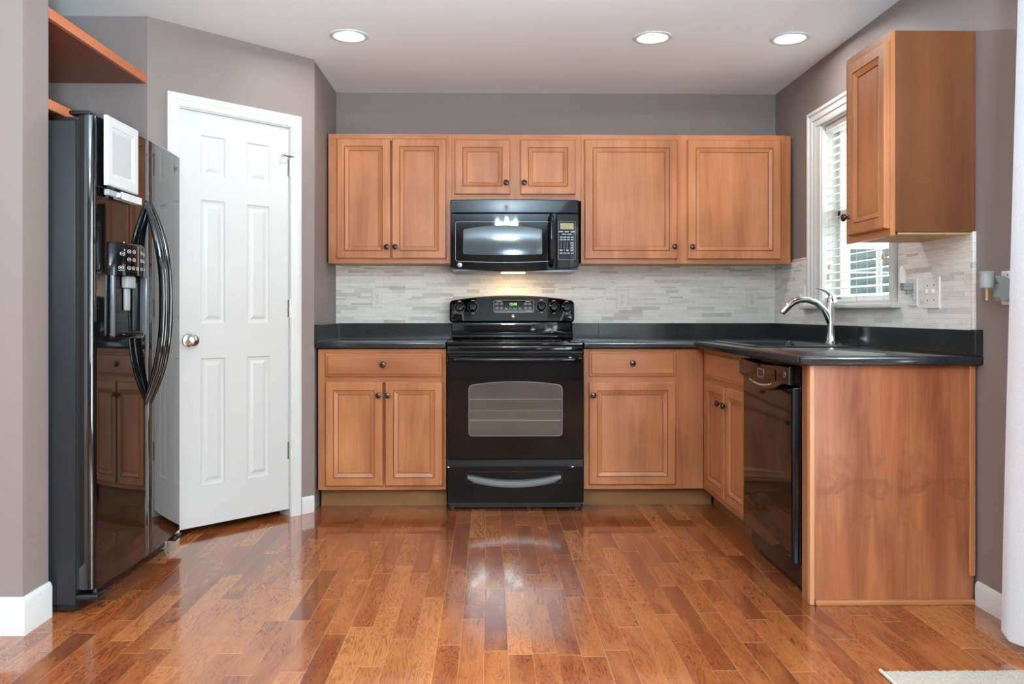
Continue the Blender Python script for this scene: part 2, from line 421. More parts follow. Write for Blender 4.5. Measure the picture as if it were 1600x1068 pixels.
def thing(name, label, cat, loc, group=None):
    o = bpy.data.objects.new(name, None); COL.objects.link(o); o.location = loc
    o.empty_display_size = .1; LOC[o.name] = Vector(loc)
    o['label'] = label; o['category'] = cat
    if group: o['group'] = group
    return o
def tag(o, label, cat, group=None):
    o['label'] = label; o['category'] = cat
    if group: o['group'] = group
    return o
def struct(o): o['kind'] = 'structure'; return o
def rr(u0, u1, z0, z1, r, top=0, bot=0, seg=5, sub=10):
    """rounded rectangle outline, optionally with arched top / sagging bottom"""
    pts = []; c = (u0+u1)/2; hw = (u1-u0)/2
    def arc(cx, cz, a0):
        for i in range(seg+1):
            a = a0+PI/2*i/seg; pts.append((cx+r*math.cos(a), cz+r*math.sin(a)))
    arc(u0+r, z0+r, PI)
    for i in range(1, sub): pts.append((u0+r+(u1-u0-2*r)*i/sub, z0))
    arc(u1-r, z0+r, -PI/2)
    arc(u1-r, z1-r, 0)
    for i in range(1, sub): pts.append((u1-r-(u1-u0-2*r)*i/sub, z1))
    arc(u0+r, z1-r, PI/2)
    out = []; zm = (z0+z1)/2
    for u, z in pts:
        k = 1-((u-c)/hw)**2
        out.append((u, z+(top*k if z > zm else -bot*k)))
    return out
def inset(loop, d):
    n = len(loop); out = []
    for i in range(n):
        a, b, c = Vector(loop[i-1]), Vector(loop[i]), Vector(loop[(i+1) % n])
        t = (c-a).normalized(); out.append((b.x - t.y*d, b.y + t.x*d))
    return out                                   # loops run counter-clockwise
def lift(f, loop, n, bulge=None):
    return [f(u, n + (bulge(u) if bulge else 0), z) for u, z in loop]

# ================================================================ THE ROOM
def wallbox(name, boxes, mat='wall'):
    m = MB()
    for b in boxes: m.box(WD, *b)
    return struct(m.build(name, mat, smooth=0))
H = 2.44
m = MB(); m.box(WD, -3.5, 2.1, -4.7, 5.3, -.08, 0); struct(m.build('floor', 'floor', smooth=0))
lights_x = (-.688, .817, 1.504); LY = 4.03; hh = .066
cb = [(-3.5, 2.1, -4.7, LY-hh, H, H+.12), (-3.5, 2.1, LY+hh, 5.3, H, H+.12)]
xs = [-3.5]+[v for x in lights_x for v in (x-hh, x+hh)]+[2.1]
for i in range(0, len(xs), 2): cb.append((xs[i], xs[i+1], LY-hh, LY+hh, H, H+.12))
wallbox('ceiling', cb, 'ceil')
wallbox('wall_back', [(-2.45, 2.0, BW, BW+.15, 0, H)])
# right wall with the sink window and the patio door
WY0, WY1, WZ0, WZ1 = 3.60, 4.36, 1.115, 2.085
PY0, PY1, PZ1 = -.30, 1.50, 2.06
SW0, SW1 = -3.95, -2.65
wallbox('wall_right', [(RW, RW+.15, WY1, BW, 0, H), (RW, RW+.15, WY0, WY1, 0, WZ0), (RW, RW+.15, WY0, WY1, WZ1, H),
                       (RW, RW+.15, PY1, WY0, 0, H), (RW, RW+.15, PY0, PY1, PZ1, H), (RW, RW+.15, SW1, PY0, 0, H), (RW, RW+.15, SW0, SW1, 0, .5), (RW, RW+.15, SW0, SW1, 2.1, H), (RW, RW+.15, -4.6, SW0, 0, H)])
wallbox('wall_left', [(-1.045, -.945, 4.45, BW, 0, H)])
# the diagonal pantry wall with its door opening
DU0, DU1, DZ = .146, .750, 2.055
m = MB()
m.box(DG, 0, DU0, -.1, 0, 0, H); m.box(DG, DU1, .895, -.1, 0, 0, H); m.box(DG, DU0, DU1, -.1, 0, DZ, H)
struct(m.build('wall_diagonal', 'wall', smooth=0))
wallbox('wall_alcove', [(-2.35, -1.574, 3.777, 3.877, 0, H), (-2.45, -2.35, 2.73, BW, 0, H)])
wallbox('wall_partition', [(-3.5, -1.552, 2.735, 2.893, 0, H)])
wallbox('wall_far_left', [(-3.5, -3.4, -4.6, 2.735, 0, H)], 'ceil')
wallbox('wall_rear', [(-3.5, 1.95, -4.7, -4.6, 0, H)])
m = MB()
for (y0, y1, z0, z1) in ((SW0, SW0+.06, .5, 2.1), (SW1-.06, SW1, .5, 2.1), (SW0, SW1, .5, .56), (SW0, SW1, 2.04, 2.1), (SW0, SW1, 1.28, 1.32)):
    m.box(WD, RW+.02, RW+.12, y0, y1, z0, z1, .004)
w = struct(m.build('window_2', 'trim')); m = MB(); m.box(WD, RW+.06, RW+.066, SW0+.04, SW1-.04, .54, 2.06); m.build('glass', 'glass', w)
m = MB()
for (y0, y1, z0, z1) in ((PY0, PY0+.07, 0, PZ1), (PY1-.07, PY1, 0, PZ1), (PY0, PY1, 0, .08), (PY0, PY1, PZ1-.07, PZ1), ((PY0+PY1)/2-.05, (PY0+PY1)/2+.05, 0, PZ1)):
    m.box(WD, RW+.02, RW+.12, y0, y1, z0, z1, .004)
w = struct(m.build('door_2', 'trim')); m = MB(); m.box(WD, RW+.06, RW+.066, PY0+.05, PY1-.05, .06, PZ1-.05); m.build('glass', 'glass', w)

# baseboards: profile in (n, z), swept along u
def baseboard(name, f, u0, u1, h=.088, t=.014, miter=(0, 0), part=None):
    prof = [(0, 0), (t, 0), (t, h-.018), (t*.75, h-.008), (t*.35, h), (0, h)]
    m = MB(); m.loft([[f(u0+miter[0]*n, n, z) for n, z in prof], [f(u1+miter[1]*n, n, z) for n, z in prof]])
    o = m.build(name, 'trim', part, smooth=25)
    return o if part else struct(o)
baseboard('baseboard_partition', lambda u, n, z: Vector((u, 2.735-n, z)), -3.4, -1.552, h=.125, miter=(0, 1))
baseboard('baseboard_partition_end', lambda u, n, z: Vector((-1.552+n, u, z)), 2.735, 2.893, h=.125, miter=(-1, 0))
baseboard('baseboard_pantry', DG, .812, .893, miter=(0, -.4))
baseboard('baseboard_pantry_left', DG, .0, .086)
baseboard('baseboard_right', RT, 1.52, 2.955)
baseboard('baseboard_far_left', lambda u, n, z: Vector((-3.4+n, u, z)), -4.6, 2.735)

# backsplash mosaic: belongs to the setting
def tilebox(name, f, u0, u1, z0, z1):
    m = MB(); m.box(f, u0, u1, 0, .009, z0, z1); return struct(m.build(name, 'tile', smooth=0))
tilebox('trim_tile_back', BK, -.945, 1.80, 1.005, 1.372)
m = MB(); zt = 1.372
m.box(RT, WY1+.13, 5.058, 0, .009, 1.005, zt); m.box(RT, 2.985, WY0-.075, 0, .009, 1.005, zt); m.box(RT, WY0-.075, WY1+.13, 0, .009, 1.005, 1.095)
struct(m.build('trim_tile_right', 'tile', smooth=0))
m = MB(); m.box(RT, 2.967, 2.985, 0, .013, 1.005, zt, .003); m.box(RT, 2.985, WY0-.08, 0, .012, zt, zt+.012, .003); m.box(RT, WY1+.14, 4.755, 0, .012, zt, zt+.012, .003)
struct(m.build('trim_tile_edge', 'tile'))

# ---- pantry door
m = MB()
pu = [.151, .262, .388, .507, .633, .745]
pz = [.036, .232, .850, 1.02, 1.622, 1.740, 1.936, 2.046]
m.panelled(DG, pu, pz, -.045, -.010, [(.006, -.006), (.014, -.008), (.020, -.008), (.036, -.002)], .002)
door = struct(m.build('door_1', 'door', smooth=20))
m = MB(); m.lathe(DG, (.200, -.010, .94), [(.001, 0), (.032, 0), (.033, .003), (.030, .008), (.016, .012), (.011, .016), (.010, .026), (.016, .032), (.026, .040), (.029, .050), (.027, .059), (.018, .066), (.001, .068)], 'n', 28)
kn = m.build('door_knob', 'nickel', door); kn['label'] = 'satin nickel round door knob'
for i, z in enumerate((1.836, 1.095, .346)):
    m = MB()
    m.tube([DG(.7495, .001, z-.048+.0192*k) for k in range(6)], .0065, 10)
    for k in range(4): m.tube([DG(.7495, .001, z-.030+.020*k-.001), DG(.7495, .001, z-.030+.020*k+.001)], .0072, 10)
    m.box(DG, .738, .748, -.010, -.008, z-.045, z+.045)
    m.build('hinge', 'nickel', door)
m = MB(); zz = 1.893
m.tube([DG(.7495, .002, zz-.006), DG(.7495, .002, zz+.006)], .009, 10); m.tube([DG(.765, .010, zz), DG(.7495, .012, zz), DG(.70, .020, zz)], .004, 8)
m.tube([DG(.70, .005, zz), DG(.70, .026, zz)], .007, 10)
m.build('door_stop', 'nickel', door)
# casing: moulded profile swept round the opening with mitred corners
def casing(f, u0, u1, z0, z1, w, name, parent=None, bottom=False, mat='trim', n0=0):
    prof = [(0, 0), (0, .010), (.006, .013), (w*.45, .013), (w*.55, .017), (w*.85, .019), (w, .015), (w, 0)]
    m = MB()
    def P(kind):
        out = []
        for d, n in prof:
            if kind == 0: out.append(f(u0-d, n0+n, z0-(d if bottom else 0)))
            if kind == 1: out.append(f(u0-d, n0+n, z1+d))
            if kind == 2: out.append(f(u1+d, n0+n, z1+d))
            if kind == 3: out.append(f(u1+d, n0+n, z0-(d if bottom else 0)))
        return out
    lo = [P(0), P(1), P(2), P(3)]
    if bottom: lo.append(P(0)); m.loft(lo, False, False)
    else: m.loft(lo)
    o = m.build(name, mat, parent, smooth=25); return o if parent else struct(o)
casing(DG, .148, .748, 0, 2.052, .060, 'trim_1')
m = MB()
for (a, b, z0, z1) in ((.140, .1505, 0, 2.055), (.7455, .755, 0, 2.055), (.140, .755, 2.0465, 2.058)): m.box(DG, a, b, -.1, .001, z0, z1)
struct(m.build('trim_2', 'trim', smooth=0))

# ---- window over the sink
win = MB()
fw = .035
for (y0, y1, z0, z1) in ((WY0, WY0+fw, WZ0, WZ1), (WY1-fw, WY1, WZ0, WZ1), (WY0, WY1, WZ0, WZ0+.04), (WY0, WY1, WZ1-fw, WZ1), (WY0, WY1, 1.58, 1.62)):
    win.box(WD, RW+.085, RW+.13, y0, y1, z0, z1, .003)
win = struct(win.build('window_1', 'trim'))
m = MB(); m.box(WD, RW+.105, RW+.109, WY0+.02, WY1-.02, WZ0+.02, WZ1-.02); m.build('glass', 'glass', win)
m = MB()
for b in ((RW-.001, RW+.15, WY0-.001, WY0+.008, WZ0, WZ1), (RW-.001, RW+.15, WY1-.008, WY1+.001, WZ0, WZ1), (RW-.001, RW+.15, WY0, WY1, WZ1-.008, WZ1+.001), (RW+.001, RW+.15, WY0, WY1, WZ0-.001, WZ0+.01)):
    m.box(WD, *b)
m.build('jamb', 'trim', win, smooth=0)
m = MB()
def wcas():
    w = .085; prof = [(0, 0), (0, .012), (.010, .016), (.030, .016), (.036, .021), (.060, .023), (.070, .030), (w, .030), (w, 0)]
    u0, u1, z0, z1 = WY0-.0, WY1+.05, WZ0, WZ1
    lo = []
    for k in range(4):
        l = []
        for d, n in prof:
            dd = d if k in (2, 3) else d*.8
            l.append(RT(u1+d if k in (2, 3) else u0-dd, n, z1+d if k in (1, 2) else z0))
        lo.append(l)
    m.loft(lo); m.box(RT, WY1, WY1+.052, 0, .010, WZ0, WZ1+.002); 
wcas(); m.build('casing', 'trim', win, smooth=25)
m = MB(); m.box(RT, WY0-.10, WY1+.20, 0, .052, 1.093, 1.115, .005); m.build('window_sill', 'trim', win)

# ================================================================ CABINETS
def knob(f, u, n, z, parent):
    m = MB(); m.lathe(f, (u, n, z), [(.001, 0), (.008, 0), (.006, .004), (.0055, .012), (.010, .016), (.0155, .020), (.0165, .025), (.014, .030), (.007, .0325), (.001, .033)], 'n', 18)
    return m.build('knob', 'bronze', parent)
DOORSTEPS = [(.0016, -.0035), (.0036, -.0035), (.0055, -.0005), (.025, -.0075), (.0255, -.0120), (.0280, -.0120)]
def cab_door(f, u0, u1, z0, z1, nb, parent, kn=None, mat='wood_v', fr=.043, t=.019, name='door'):
    m = MB(); m.panelled(f, [u0, u0+fr, u1-fr, u1], [z0, z0+fr, z1-fr, z1], nb, nb+t, DOORSTEPS, .0045, glaze=(0, 1, 4, 5))
    d = m.build(name, [mat, 'glaze'], parent, smooth=20)
    if kn: knob(f, kn[0], nb+t, kn[1], d)
    return d
def drawer_front(f, u0, u1, z0, z1, nb, parent, kn=None, mat='wood_x', name='drawer'):
    m = MB(); m.rings(f, u0, u1, z0, z1, [(0, nb+.013), (.003, nb+.015), (.010, nb+.0155), (.016, nb+.019)], nb)
    d = m.build(name, mat, parent, smooth=20)
    if kn: knob(f, kn[0], nb+.019, kn[1], d)
    return d
def frame(f, u0, u1, z0, z1, n0, n1, parent, stiles, rails, matv='wood_v', math_='wood_x'):
    """face frame: stiles [(u0,u1)], rails [(z0,z1)]"""
    m = MB()
    for a, b in stiles: m.box(f, a, b, n0, n1, z0, z1, .001, 1)
    m.mi = 1
    ss = sorted(stiles)
    for (a, b) in rails:
        for s1, s2 in zip(ss, ss[1:]):
            m.box(f, s1[1]-.0005, s2[0]+.0005, n0, n1-.0004, a, b)
    return m.build('face_frame', [matv, math_], parent)

UZ0, UZ1 = 1.360, 2.114; UD = .317      # uppers: bottom, top, depth to face
G = 'stained maple wall cabinets'
# upper left
c = thing('wall_cabinet', 'two door brown wall cabinet at the far left, between pantry corner and microwave', 'cabinet', (-.572, BW-.16, UZ0), G)
m = MB(); m.box(BK, -.930, -.214, .010, UD-.018, UZ0+.014, UZ1, .001, 1); m.build('body', 'wood_v', c)
m = MB(); m.box(BK, -.930, -.214, .010, UD-.018, UZ0+.004, UZ0+.0135); m.build('bottom_panel', 'wood_in', c)
frame(BK, -.932, -.213, UZ0, UZ1, UD-.018, UD, c, [(-.932, -.868), (-.252, -.213)], [(UZ0, UZ0+.04), (UZ1-.04, UZ1)])
cab_door(BK, -.880, -.570, 1.387, 2.084, UD, c, (-.588, 1.453)); cab_door(BK, -.560, -.246, 1.387, 2.084, UD, c, (-.539, 1.453))
# above microwave
c = thing('wall_cabinet', 'short two door wall cabinet directly above the black microwave', 'cabinet', (.165, BW-.16, 1.73), G)
m = MB(); m.box(BK, -.2125, .5425, .010, UD-.018, 1.727, UZ1, .001, 1); m.build('body', 'wood_v', c)
frame(BK, -.2125, .5425, 1.725, UZ1, UD-.018, UD, c, [(-.2125, -.185), (.115, .198), (.500, .5425)], [(1.725, 1.775), (UZ1-.04, UZ1)])
cab_door(BK, -.195, .127, 1.762, 2.080, UD, c, (.104, 1.827), fr=.044); cab_door(BK, .187, .509, 1.762, 2.080, UD, c, (.209, 1.827), fr=.044)
# upper right
c = thing('wall_cabinet', 'wide two door wall cabinet right of the microwave, reaching into the corner', 'cabinet', (1.15, BW-.16, UZ0), G)
m = MB(); m.box(BK, .5435, 1.742, .010, UD-.018, UZ0+.014, UZ1, .001, 1); m.build('body', 'wood_v', c)
m = MB(); m.box(BK, .5435, 1.742, .010, UD-.018, UZ0+.004, UZ0+.0135); m.build('bottom_panel', 'wood_in', c)
frame(BK, .543, 1.742, UZ0, UZ1, UD-.018, UD, c, [(.543, .575), (1.09, 1.18), (1.70, 1.742)], [(UZ0, UZ0+.04), (UZ1-.04, UZ1)])
m = MB(); m.box(BK, 1.7425, 1.780, UD-.030, UD-.006, UZ0-.002, UZ1, .002, 1); m.build('filler_strip', 'wood_v', c)
cab_door(BK, .562, 1.106, 1.387, 2.083, UD, c, (1.085, 1.457), fr=.046); cab_door(BK, 1.166, 1.714, 1.387, 2.083, UD, c, (1.190, 1.456), fr=.046)
# right wall cabinet
RC0, RC1 = 2.972, 3.342
c = thing('wall_cabinet', 'single door wall cabinet hanging on the right wall beside the sink window', 'cabinet', (1.65, 3.16, UZ0), G)
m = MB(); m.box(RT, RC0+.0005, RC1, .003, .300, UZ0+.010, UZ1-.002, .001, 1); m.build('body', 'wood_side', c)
m = MB(); m.box(RT, RC0+.012, RC1-.005, .003, .285, UZ0+.002, UZ0+.0095); m.build('bottom_panel', 'wood_in', c)
frame(RT, RC0, RC1, UZ0-.004, UZ1, .300, .318, c, [(RC0, RC0+.036), (RC1-.05, RC1)], [(UZ0-.004, UZ0+.04), (UZ1-.04, UZ1)], math_='wood_y')
cab_door(RT, RC0+.006, 3.285, 1.384, 2.076, .318, c, (3.268, 1.457), t=.020)

# base cabinets
BZ0, BZ1 = .104, .874; BD = .610
G2 = 'stained maple base cabinets'
c = thing('base_cabinet', 'base cabinet left of the range, one drawer over two doors', 'cabinet', (-.58, BW-.3, 0), G2)
m = MB(); m.box(BK, -.928, -.233, .003, BD-.02, BZ0, BZ1, .001, 1); m.build('body', 'wood_v', c)
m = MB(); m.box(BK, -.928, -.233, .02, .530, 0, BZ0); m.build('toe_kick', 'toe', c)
frame(BK, -.930, -.231, BZ0, BZ1, BD-.02, BD, c, [(-.930, -.880), (-.265, -.231)], [(BZ0, BZ0+.04), (.69, .73), (BZ1-.035, BZ1)])
drawer_front(BK, -.888, -.254, .724, .853, BD, c, (-.572, .791))
cab_door(BK, -.888, -.576, .128, .694, BD, c, (-.596, .624)); cab_door(BK, -.562, -.249, .128, .694, BD, c, (-.546, .624))
c = thing('base_cabinet', 'corner base cabinet right of the range, drawer over one door', 'cabinet', (.85, BW-.3, 0), G2)
m = MB(); m.box(BK, .526, 1.20, .003, BD-.02, BZ0, BZ1, .001, 1); m.build('body', 'wood_v', c)
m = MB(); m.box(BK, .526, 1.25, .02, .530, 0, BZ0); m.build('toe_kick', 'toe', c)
frame(BK, .524, 1.183, BZ0, BZ1, BD-.02, BD, c, [(.524, .575), (1.02, 1.183)], [(BZ0, BZ0+.04), (.69, .735), (BZ1-.035, BZ1)])
drawer_front(BK, .552, 1.028, .725, .862, BD, c, (.788, .797))
cab_door(BK, .552, 1.028, .131, .691, BD, c, (.572, .622))
# sink base on the right run: face at X = 1.185
RF = RW-1.185
c = thing('base_cabinet', 'sink base cabinet on the right run, drawer panel over two doors, beside the dishwasher', 'cabinet', (1.48, 4.0, 0), G2)
m = MB(); m.box(RT, 3.668, 4.440, .003, RF-.02, BZ0, .715, .001, 1); m.build('body', 'wood_v', c)
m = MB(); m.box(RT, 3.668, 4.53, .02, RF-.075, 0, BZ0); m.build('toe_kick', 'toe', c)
frame(RT, 3.664, 4.456, BZ0, BZ1, RF-.02, RF, c, [(3.664, 3.70), (4.32, 4.456)], [(BZ0, BZ0+.045), (.69, .74), (BZ1-.035, BZ1)], math_='wood_y')
drawer_front(RT, 3.672, 4.362, .732, .852, RF, c, None, 'wood_y', 'false_drawer_front')
cab_door(RT, 4.012, 4.362, .140, .704, RF, c, (4.052, .617)); cab_door(RT, 3.672, 3.985, .140, .704, RF, c, (3.952, .617))
# end panel
c = thing('cabinet_end_panel', 'broad figured wooden end panel closing the right run, below the worktop end', 'cabinet panel', (1.49, 2.97, 0))
m = MB(); m.box(WD, 1.196, 1.788, 2.966, 2.986, 0, .878); m.build('veneer_panel', 'panel', c)
m = MB(); m.box(WD, 1.178, 1.1955, 2.958, 2.985, 0, .878, .002, 1); m.build('corner_strip', 'strip', c)
m = MB(); m.box(WD, 1.186, 1.205, 2.986, 3.054, 0, .878); m.build('filler_stile', 'wood_v', c)
m = MB(); m.box(WD, 1.768, 1.790, 2.956, 2.9655, .105, .878, .002, 1); m.build('side_moulding', 'wood_v', c)
m = MB(); m.box(WD, 1.197, 1.785, 2.950, 2.9655, 0, .020, .004); m.build('shoe_moulding', 'wood_x', c)

# ================================================================ WORKTOPS
CT, CB = .914, .880
c = thing('worktop', 'short black granite worktop between pantry corner and range', 'countertop', (-.58, BW-.32, CB), 'black granite worktops')
m = MB(); m.box(BK, -.943, -.2305, .001, .650, CB, CT, .006, 3); m.build('slab', 'granite', c)
m = MB(); m.box(BK, -.943, -.2305, .0005, .020, CT+.0003, 1.008, .0015, 1); m.build('upstand', 'granite', c)
m = MB(); m.box(WD, -.9445, -.925, 4.418, BW-.0205, CT+.0003, 1.008, .0015, 1); m.build('upstand', 'granite', c)
m = MB(); m.box(BK, -.925, -.9235, .020, .0212, CT, 1.007); m.box(BK, -.925, -.233, .0195, .0212, CT, CT+.0012); m.box(WD, -.925, -.9238, 4.42, BW-.02, CT, CT+.0015); m.build('caulk_line', 'seam', c)
c = thing('worktop', 'long black granite worktop from the range round the corner over the sink base', 'countertop', (1.3, BW-.5, CB), 'black granite worktops')
m = MB()
SX0, SX1, SY0, SY1 = 1.235, 1.640, 3.70, 4.36      # sink cut-out
out = [(.5225, BW-.001), (.5225, 4.417), (1.118, 4.417), (1.130, 4.405), (1.130, 2.955), (1.150, 2.926), (1.800, 2.926), (1.800, BW-.001)]
hole = [(SX0, SY1), (SX0, SY0), (SX1, SY0), (SX1, SY1)]
def face_h(z, e):
    o = [(x+dx*e, y+dy*e) for (x, y), (dx, dy) in zip(out, [(1, 0), (1, 1), (.3, 1), (1, .3), (1, .2), (.4, 1), (0, 1), (0, 0)])]
    return o
bt = m.bm
levels = [(CB, .004), (CB+.004, 0), (CT-.006, 0), (CT-.002, .002), (CT, .006)]
rings_ = [[bt.verts.new((x, y, z)) for x, y in face_h(z, e)] for z, e in levels]
for a, b in zip(rings_, rings_[1:]):
    for i in range(8): m._face([a[i], a[(i+1) % 8], b[(i+1) % 8], b[i]])
for R_, z in ((rings_[0], CB), (rings_[-1], CT)):
    h = [bt.verts.new((x, y, z)) for x, y in hole]
    # h: 0=(SX0,SY1) 1=(SX0,SY0) 2=(SX1,SY0) 3=(SX1,SY1)
    m._face([R_[0], R_[1], R_[2], h[0]]); m._face([R_[2], R_[3], h[0]]); m._face([R_[3], R_[4], h[1], h[0]])
    m._face([R_[4], R_[5], h[1]]); m._face([R_[5], R_[6], h[2], h[1]]); m._face([R_[6], R_[7], h[3], h[2]]); m._face([R_[7], R_[0], h[0], h[3]])
    if z == CB: hb = h
    else: ht = h
for i in range(4): m._face([hb[i], hb[(i+1) % 4], ht[(i+1) % 4], ht[i]])
m.build('slab', 'granite', c, smooth=50)
sl = [.5225, .687, 1.177, 1.418, 1.7995]
for a, b in zip(sl, sl[1:]):
    m = MB(); m.box(BK, a+.0006, b-.0006, .0005, .020, CT+.0003, 1.008, .001, 1); m.build('upstand', 'granite', c)
m = MB(); m.box(RT, 2.955, BW-.0205, .0005, .020, CT+.0003, 1.008, .001, 1); m.build('upstand', 'granite', c)
m = MB(); m.box(RT, 2.9265, 2.9542, .0005, .030, CT+.0003, 1.010, .001, 1); m.build('upstand_return', 'granite', c)
# sink: black drop-in basin in the cut-out
c = thing('kitchen_sink', 'black drop in kitchen sink set in the worktop under the window', 'sink', (1.437, 4.03, .74))
m = MB()
def rect(x0, x1, y0, y1, r, z):
    l = rr(x0, x1, y0, y1, r, seg=4, sub=2); return [Vector((u, v, z)) for u, v in l]
e = .018
m.loft([rect(SX0-e, SX1+e, SY0-e, SY1+e, .03, CT+.0005), rect(SX0-e, SX1+e, SY0-e, SY1+e, .03, CT+.005), rect(SX0-e+.006, SX1+e-.006, SY0-e+.006, SY1+e-.006, .028, CT+.008),
        rect(SX0+.012, SX1-.012, SY0+.012, SY1-.012, .03, CT+.007), rect(SX0+.018, SX1-.018, SY0+.018, SY1-.018, .03, CT-.004), rect(SX0+.03, SX1-.03, SY0+.03, SY1-.03, .04, .77), rect(SX0+.07, SX1-.07, SY0+.07, SY1-.07, .05, .745)], cap0=False)
m.build('basin', 'granite', c, smooth=50)
m = MB(); m.lathe(WD, (1.44, 4.03, .7455), [(.001, 0), (.04, 0), (.042, .003), (.03, .004), (.001, .002)], 'z', 20); m.build('drain', 'chrome', c)

# faucet
c = thing('kitchen_faucet', 'chrome pull out kitchen faucet arching over the sink, lever on top', 'faucet', (1.700, 4.0, CT))
FY = 4.0
m = MB(); m.lathe(WD, (1.700, FY, CT+.0008), [(.001, 0), (.029, 0), (.030, .004), (.026, .010), (.0225, .020), (.0205, .06), (.0205, .12), (.022, .155), (.024, .18), (.025, .205), (.023, .225), (.014, .238), (.001, .240)], 'z', 26)
m.build('body', 'chrome', c)
P = [(1.700, 1.00), (1.686, 1.045), (1.661, 1.092), (1.625, 1.122), (1.583, 1.137), (1.543, 1.137), (1.510, 1.126), (1.485, 1.108), (1.462, 1.082), (1.453, 1.070)]
m = MB(); m.tube([(x, FY, z) for x, z in P], [.016, .0165, .016, .0155, .0155, .0165, .0175, .0185, .018, .015], 16); m.build('spout', 'chrome', c, smooth=60)
m = MB(); m.tube([(1.702, FY, 1.135), (1.700, FY, 1.152), (1.690, FY, 1.168), (1.668, FY, 1.182), (1.640, FY, 1.190), (1.624, FY, 1.193)], [.020, .016, .011, .008, .006, .003], 14); m.build('lever', 'chrome', c, smooth=60)
m = MB(); m.tube([(1.7, 3.90, CT+.0005), (1.7, 3.90, CT+.008)], .018, 16)
m.build('hole_cover', 'chrome', c)

# ================================================================ RANGE
R0, R1 = -.2245, .5165
rg = thing('electric_range', 'freestanding black electric range between the two worktops', 'range', ((R0+R1)/2, 4.72, 0))
FRN = BW-4.405        # body front
m = MB(); m.box(BK, R0+.002, R1-.002, .03, FRN-.022, .03, .893); m.build('body', 'black_satin', rg)
for a, b in ((R0+.03, 4.47), (R1-.03, 4.47), (R0+.03, 4.98), (R1-.03, 4.98)):
    m = MB(); m.lathe(WD, (a, b, 0), [(.001, 0), (.018, 0), (.018, .008), (.008, .012), (.008, .031)], 'z', 12); m.build('foot', 'black_satin', rg)
m = MB(); m.box(BK, R0+.001, R1-.001, .075, FRN+.008, .893, .916, .006, 3); m.build('cooktop', 'glassblack', rg)
m = MB()
for (u, n, r) in ((-.04, .50, .10), (.33, .50, .085), (-.04, .25, .075), (.33, .25, .10)):
    m = MB()
    for rad in (r, r*.94):
        seg = 40; lo = []
        for rz in ((rad, .9163), (rad-.0018, .9163)): lo.append([BK(u+rz[0]*math.cos(2*PI*k/seg), n+rz[0]*math.sin(2*PI*k/seg), rz[1]) for k in range(seg)])
        m.loft(lo, False, False)
    m.build('burner_ring', 'bezel', rg)
m = MB(); m.box(BK, R0+.002, R1-.002, FRN-.022, FRN-.002, .864, .892, .003); m.build('front_rail', 'black', rg)
# oven door
DF = FRN+.018
m = MB(); outl = rr(R0, R1, .279, .856, .008, seg=3, sub=8)
m.loft([lift(BK, outl, FRN-.02), lift(BK, outl, DF-.006), lift(BK, inset(outl, .005), DF)])
od = m.build('oven_door', 'black', rg)
m = MB(); w = rr(-.107, .401, .406, .682, .022, top=.020, seg=5, sub=14)
m.loft([lift(BK, w, DF), lift(BK, w, DF+.0012), lift(BK, inset(w, .0035), DF+.0012), lift(BK, inset(w, .0035), DF)], False, False); m.build('window_bezel', 'bezel', od)
m = MB(); w2 = inset(w, .0034); m.loft([lift(BK, w2, DF-.003), lift(BK, w2, DF+.0005)]); ow = m.build('window_pane', 'ovenwin', od)
m = MB()
for z in (.606, .545, .498, .490): m.tube([BK(-.098, DF+.0006, z), BK(.392, DF+.0006, z)], .0007 if z in (.545, .498) else .0011, 6)
m.build('oven_rack', 'steel', ow)
m = MB()   # handle: full width bar
pts = [BK(-.212, DF-.001, .823), BK(-.210, DF+.018, .823), BK(-.196, DF+.036, .823), BK(-.16, DF+.044, .822), BK(0, DF+.050, .821), BK(.146, DF+.052, .821), BK(.29, DF+.050, .821), BK(.455, DF+.044, .822), BK(.49, DF+.036, .823), BK(.503, DF+.018, .823), BK(.505, DF-.001, .823)]
m.tube(pts, .0135, 12, sq=1.25); m.build('oven_handle', 'black', od, smooth=60)
# storage drawer
m = MB(); outl = rr(R0+.001, R1-.001, .046, .243, .006, seg=3, sub=8)
m.loft([lift(BK, outl, FRN-.02), lift(BK, outl, DF-.008), lift(BK, inset(outl, .005), DF-.003)]); dr = m.build('storage_drawer', 'black', rg)
m = MB(); n_ = 17; lo = []
for i in range(n_):
    t = i/(n_-1); u = -.112+t*(.503); k = 1-(2*t-1)**2; zt = .196-.032*k; zb = .166-.036*k
    if i in (0, n_-1): zt, zb = .192, .176
    lo.append([BK(u, DF-.003, zt+.006), BK(u, DF+.014, zt), BK(u, DF+.016, (zt+zb)/2), BK(u, DF+.010, zb), BK(u, DF-.003, zb-.002)])
m.loft(lo); m.build('drawer_handle', 'bezel', dr)
m = MB(); w = rr(-.120, .400, .150, .216, .012, seg=4, sub=8); m.loft([lift(BK, w, DF-.0035), lift(BK, w, DF-.0022), lift(BK, inset(w, .003), DF-.0022), lift(BK, inset(w, .003), DF-.0035)], False, False); m.build('handle_recess', 'black_satin', dr)
m = MB(); m.box(BK, R0+.012, R1-.012, .05, FRN-.03, .012, .0455); m.build('base_plinth', 'dark', rg)
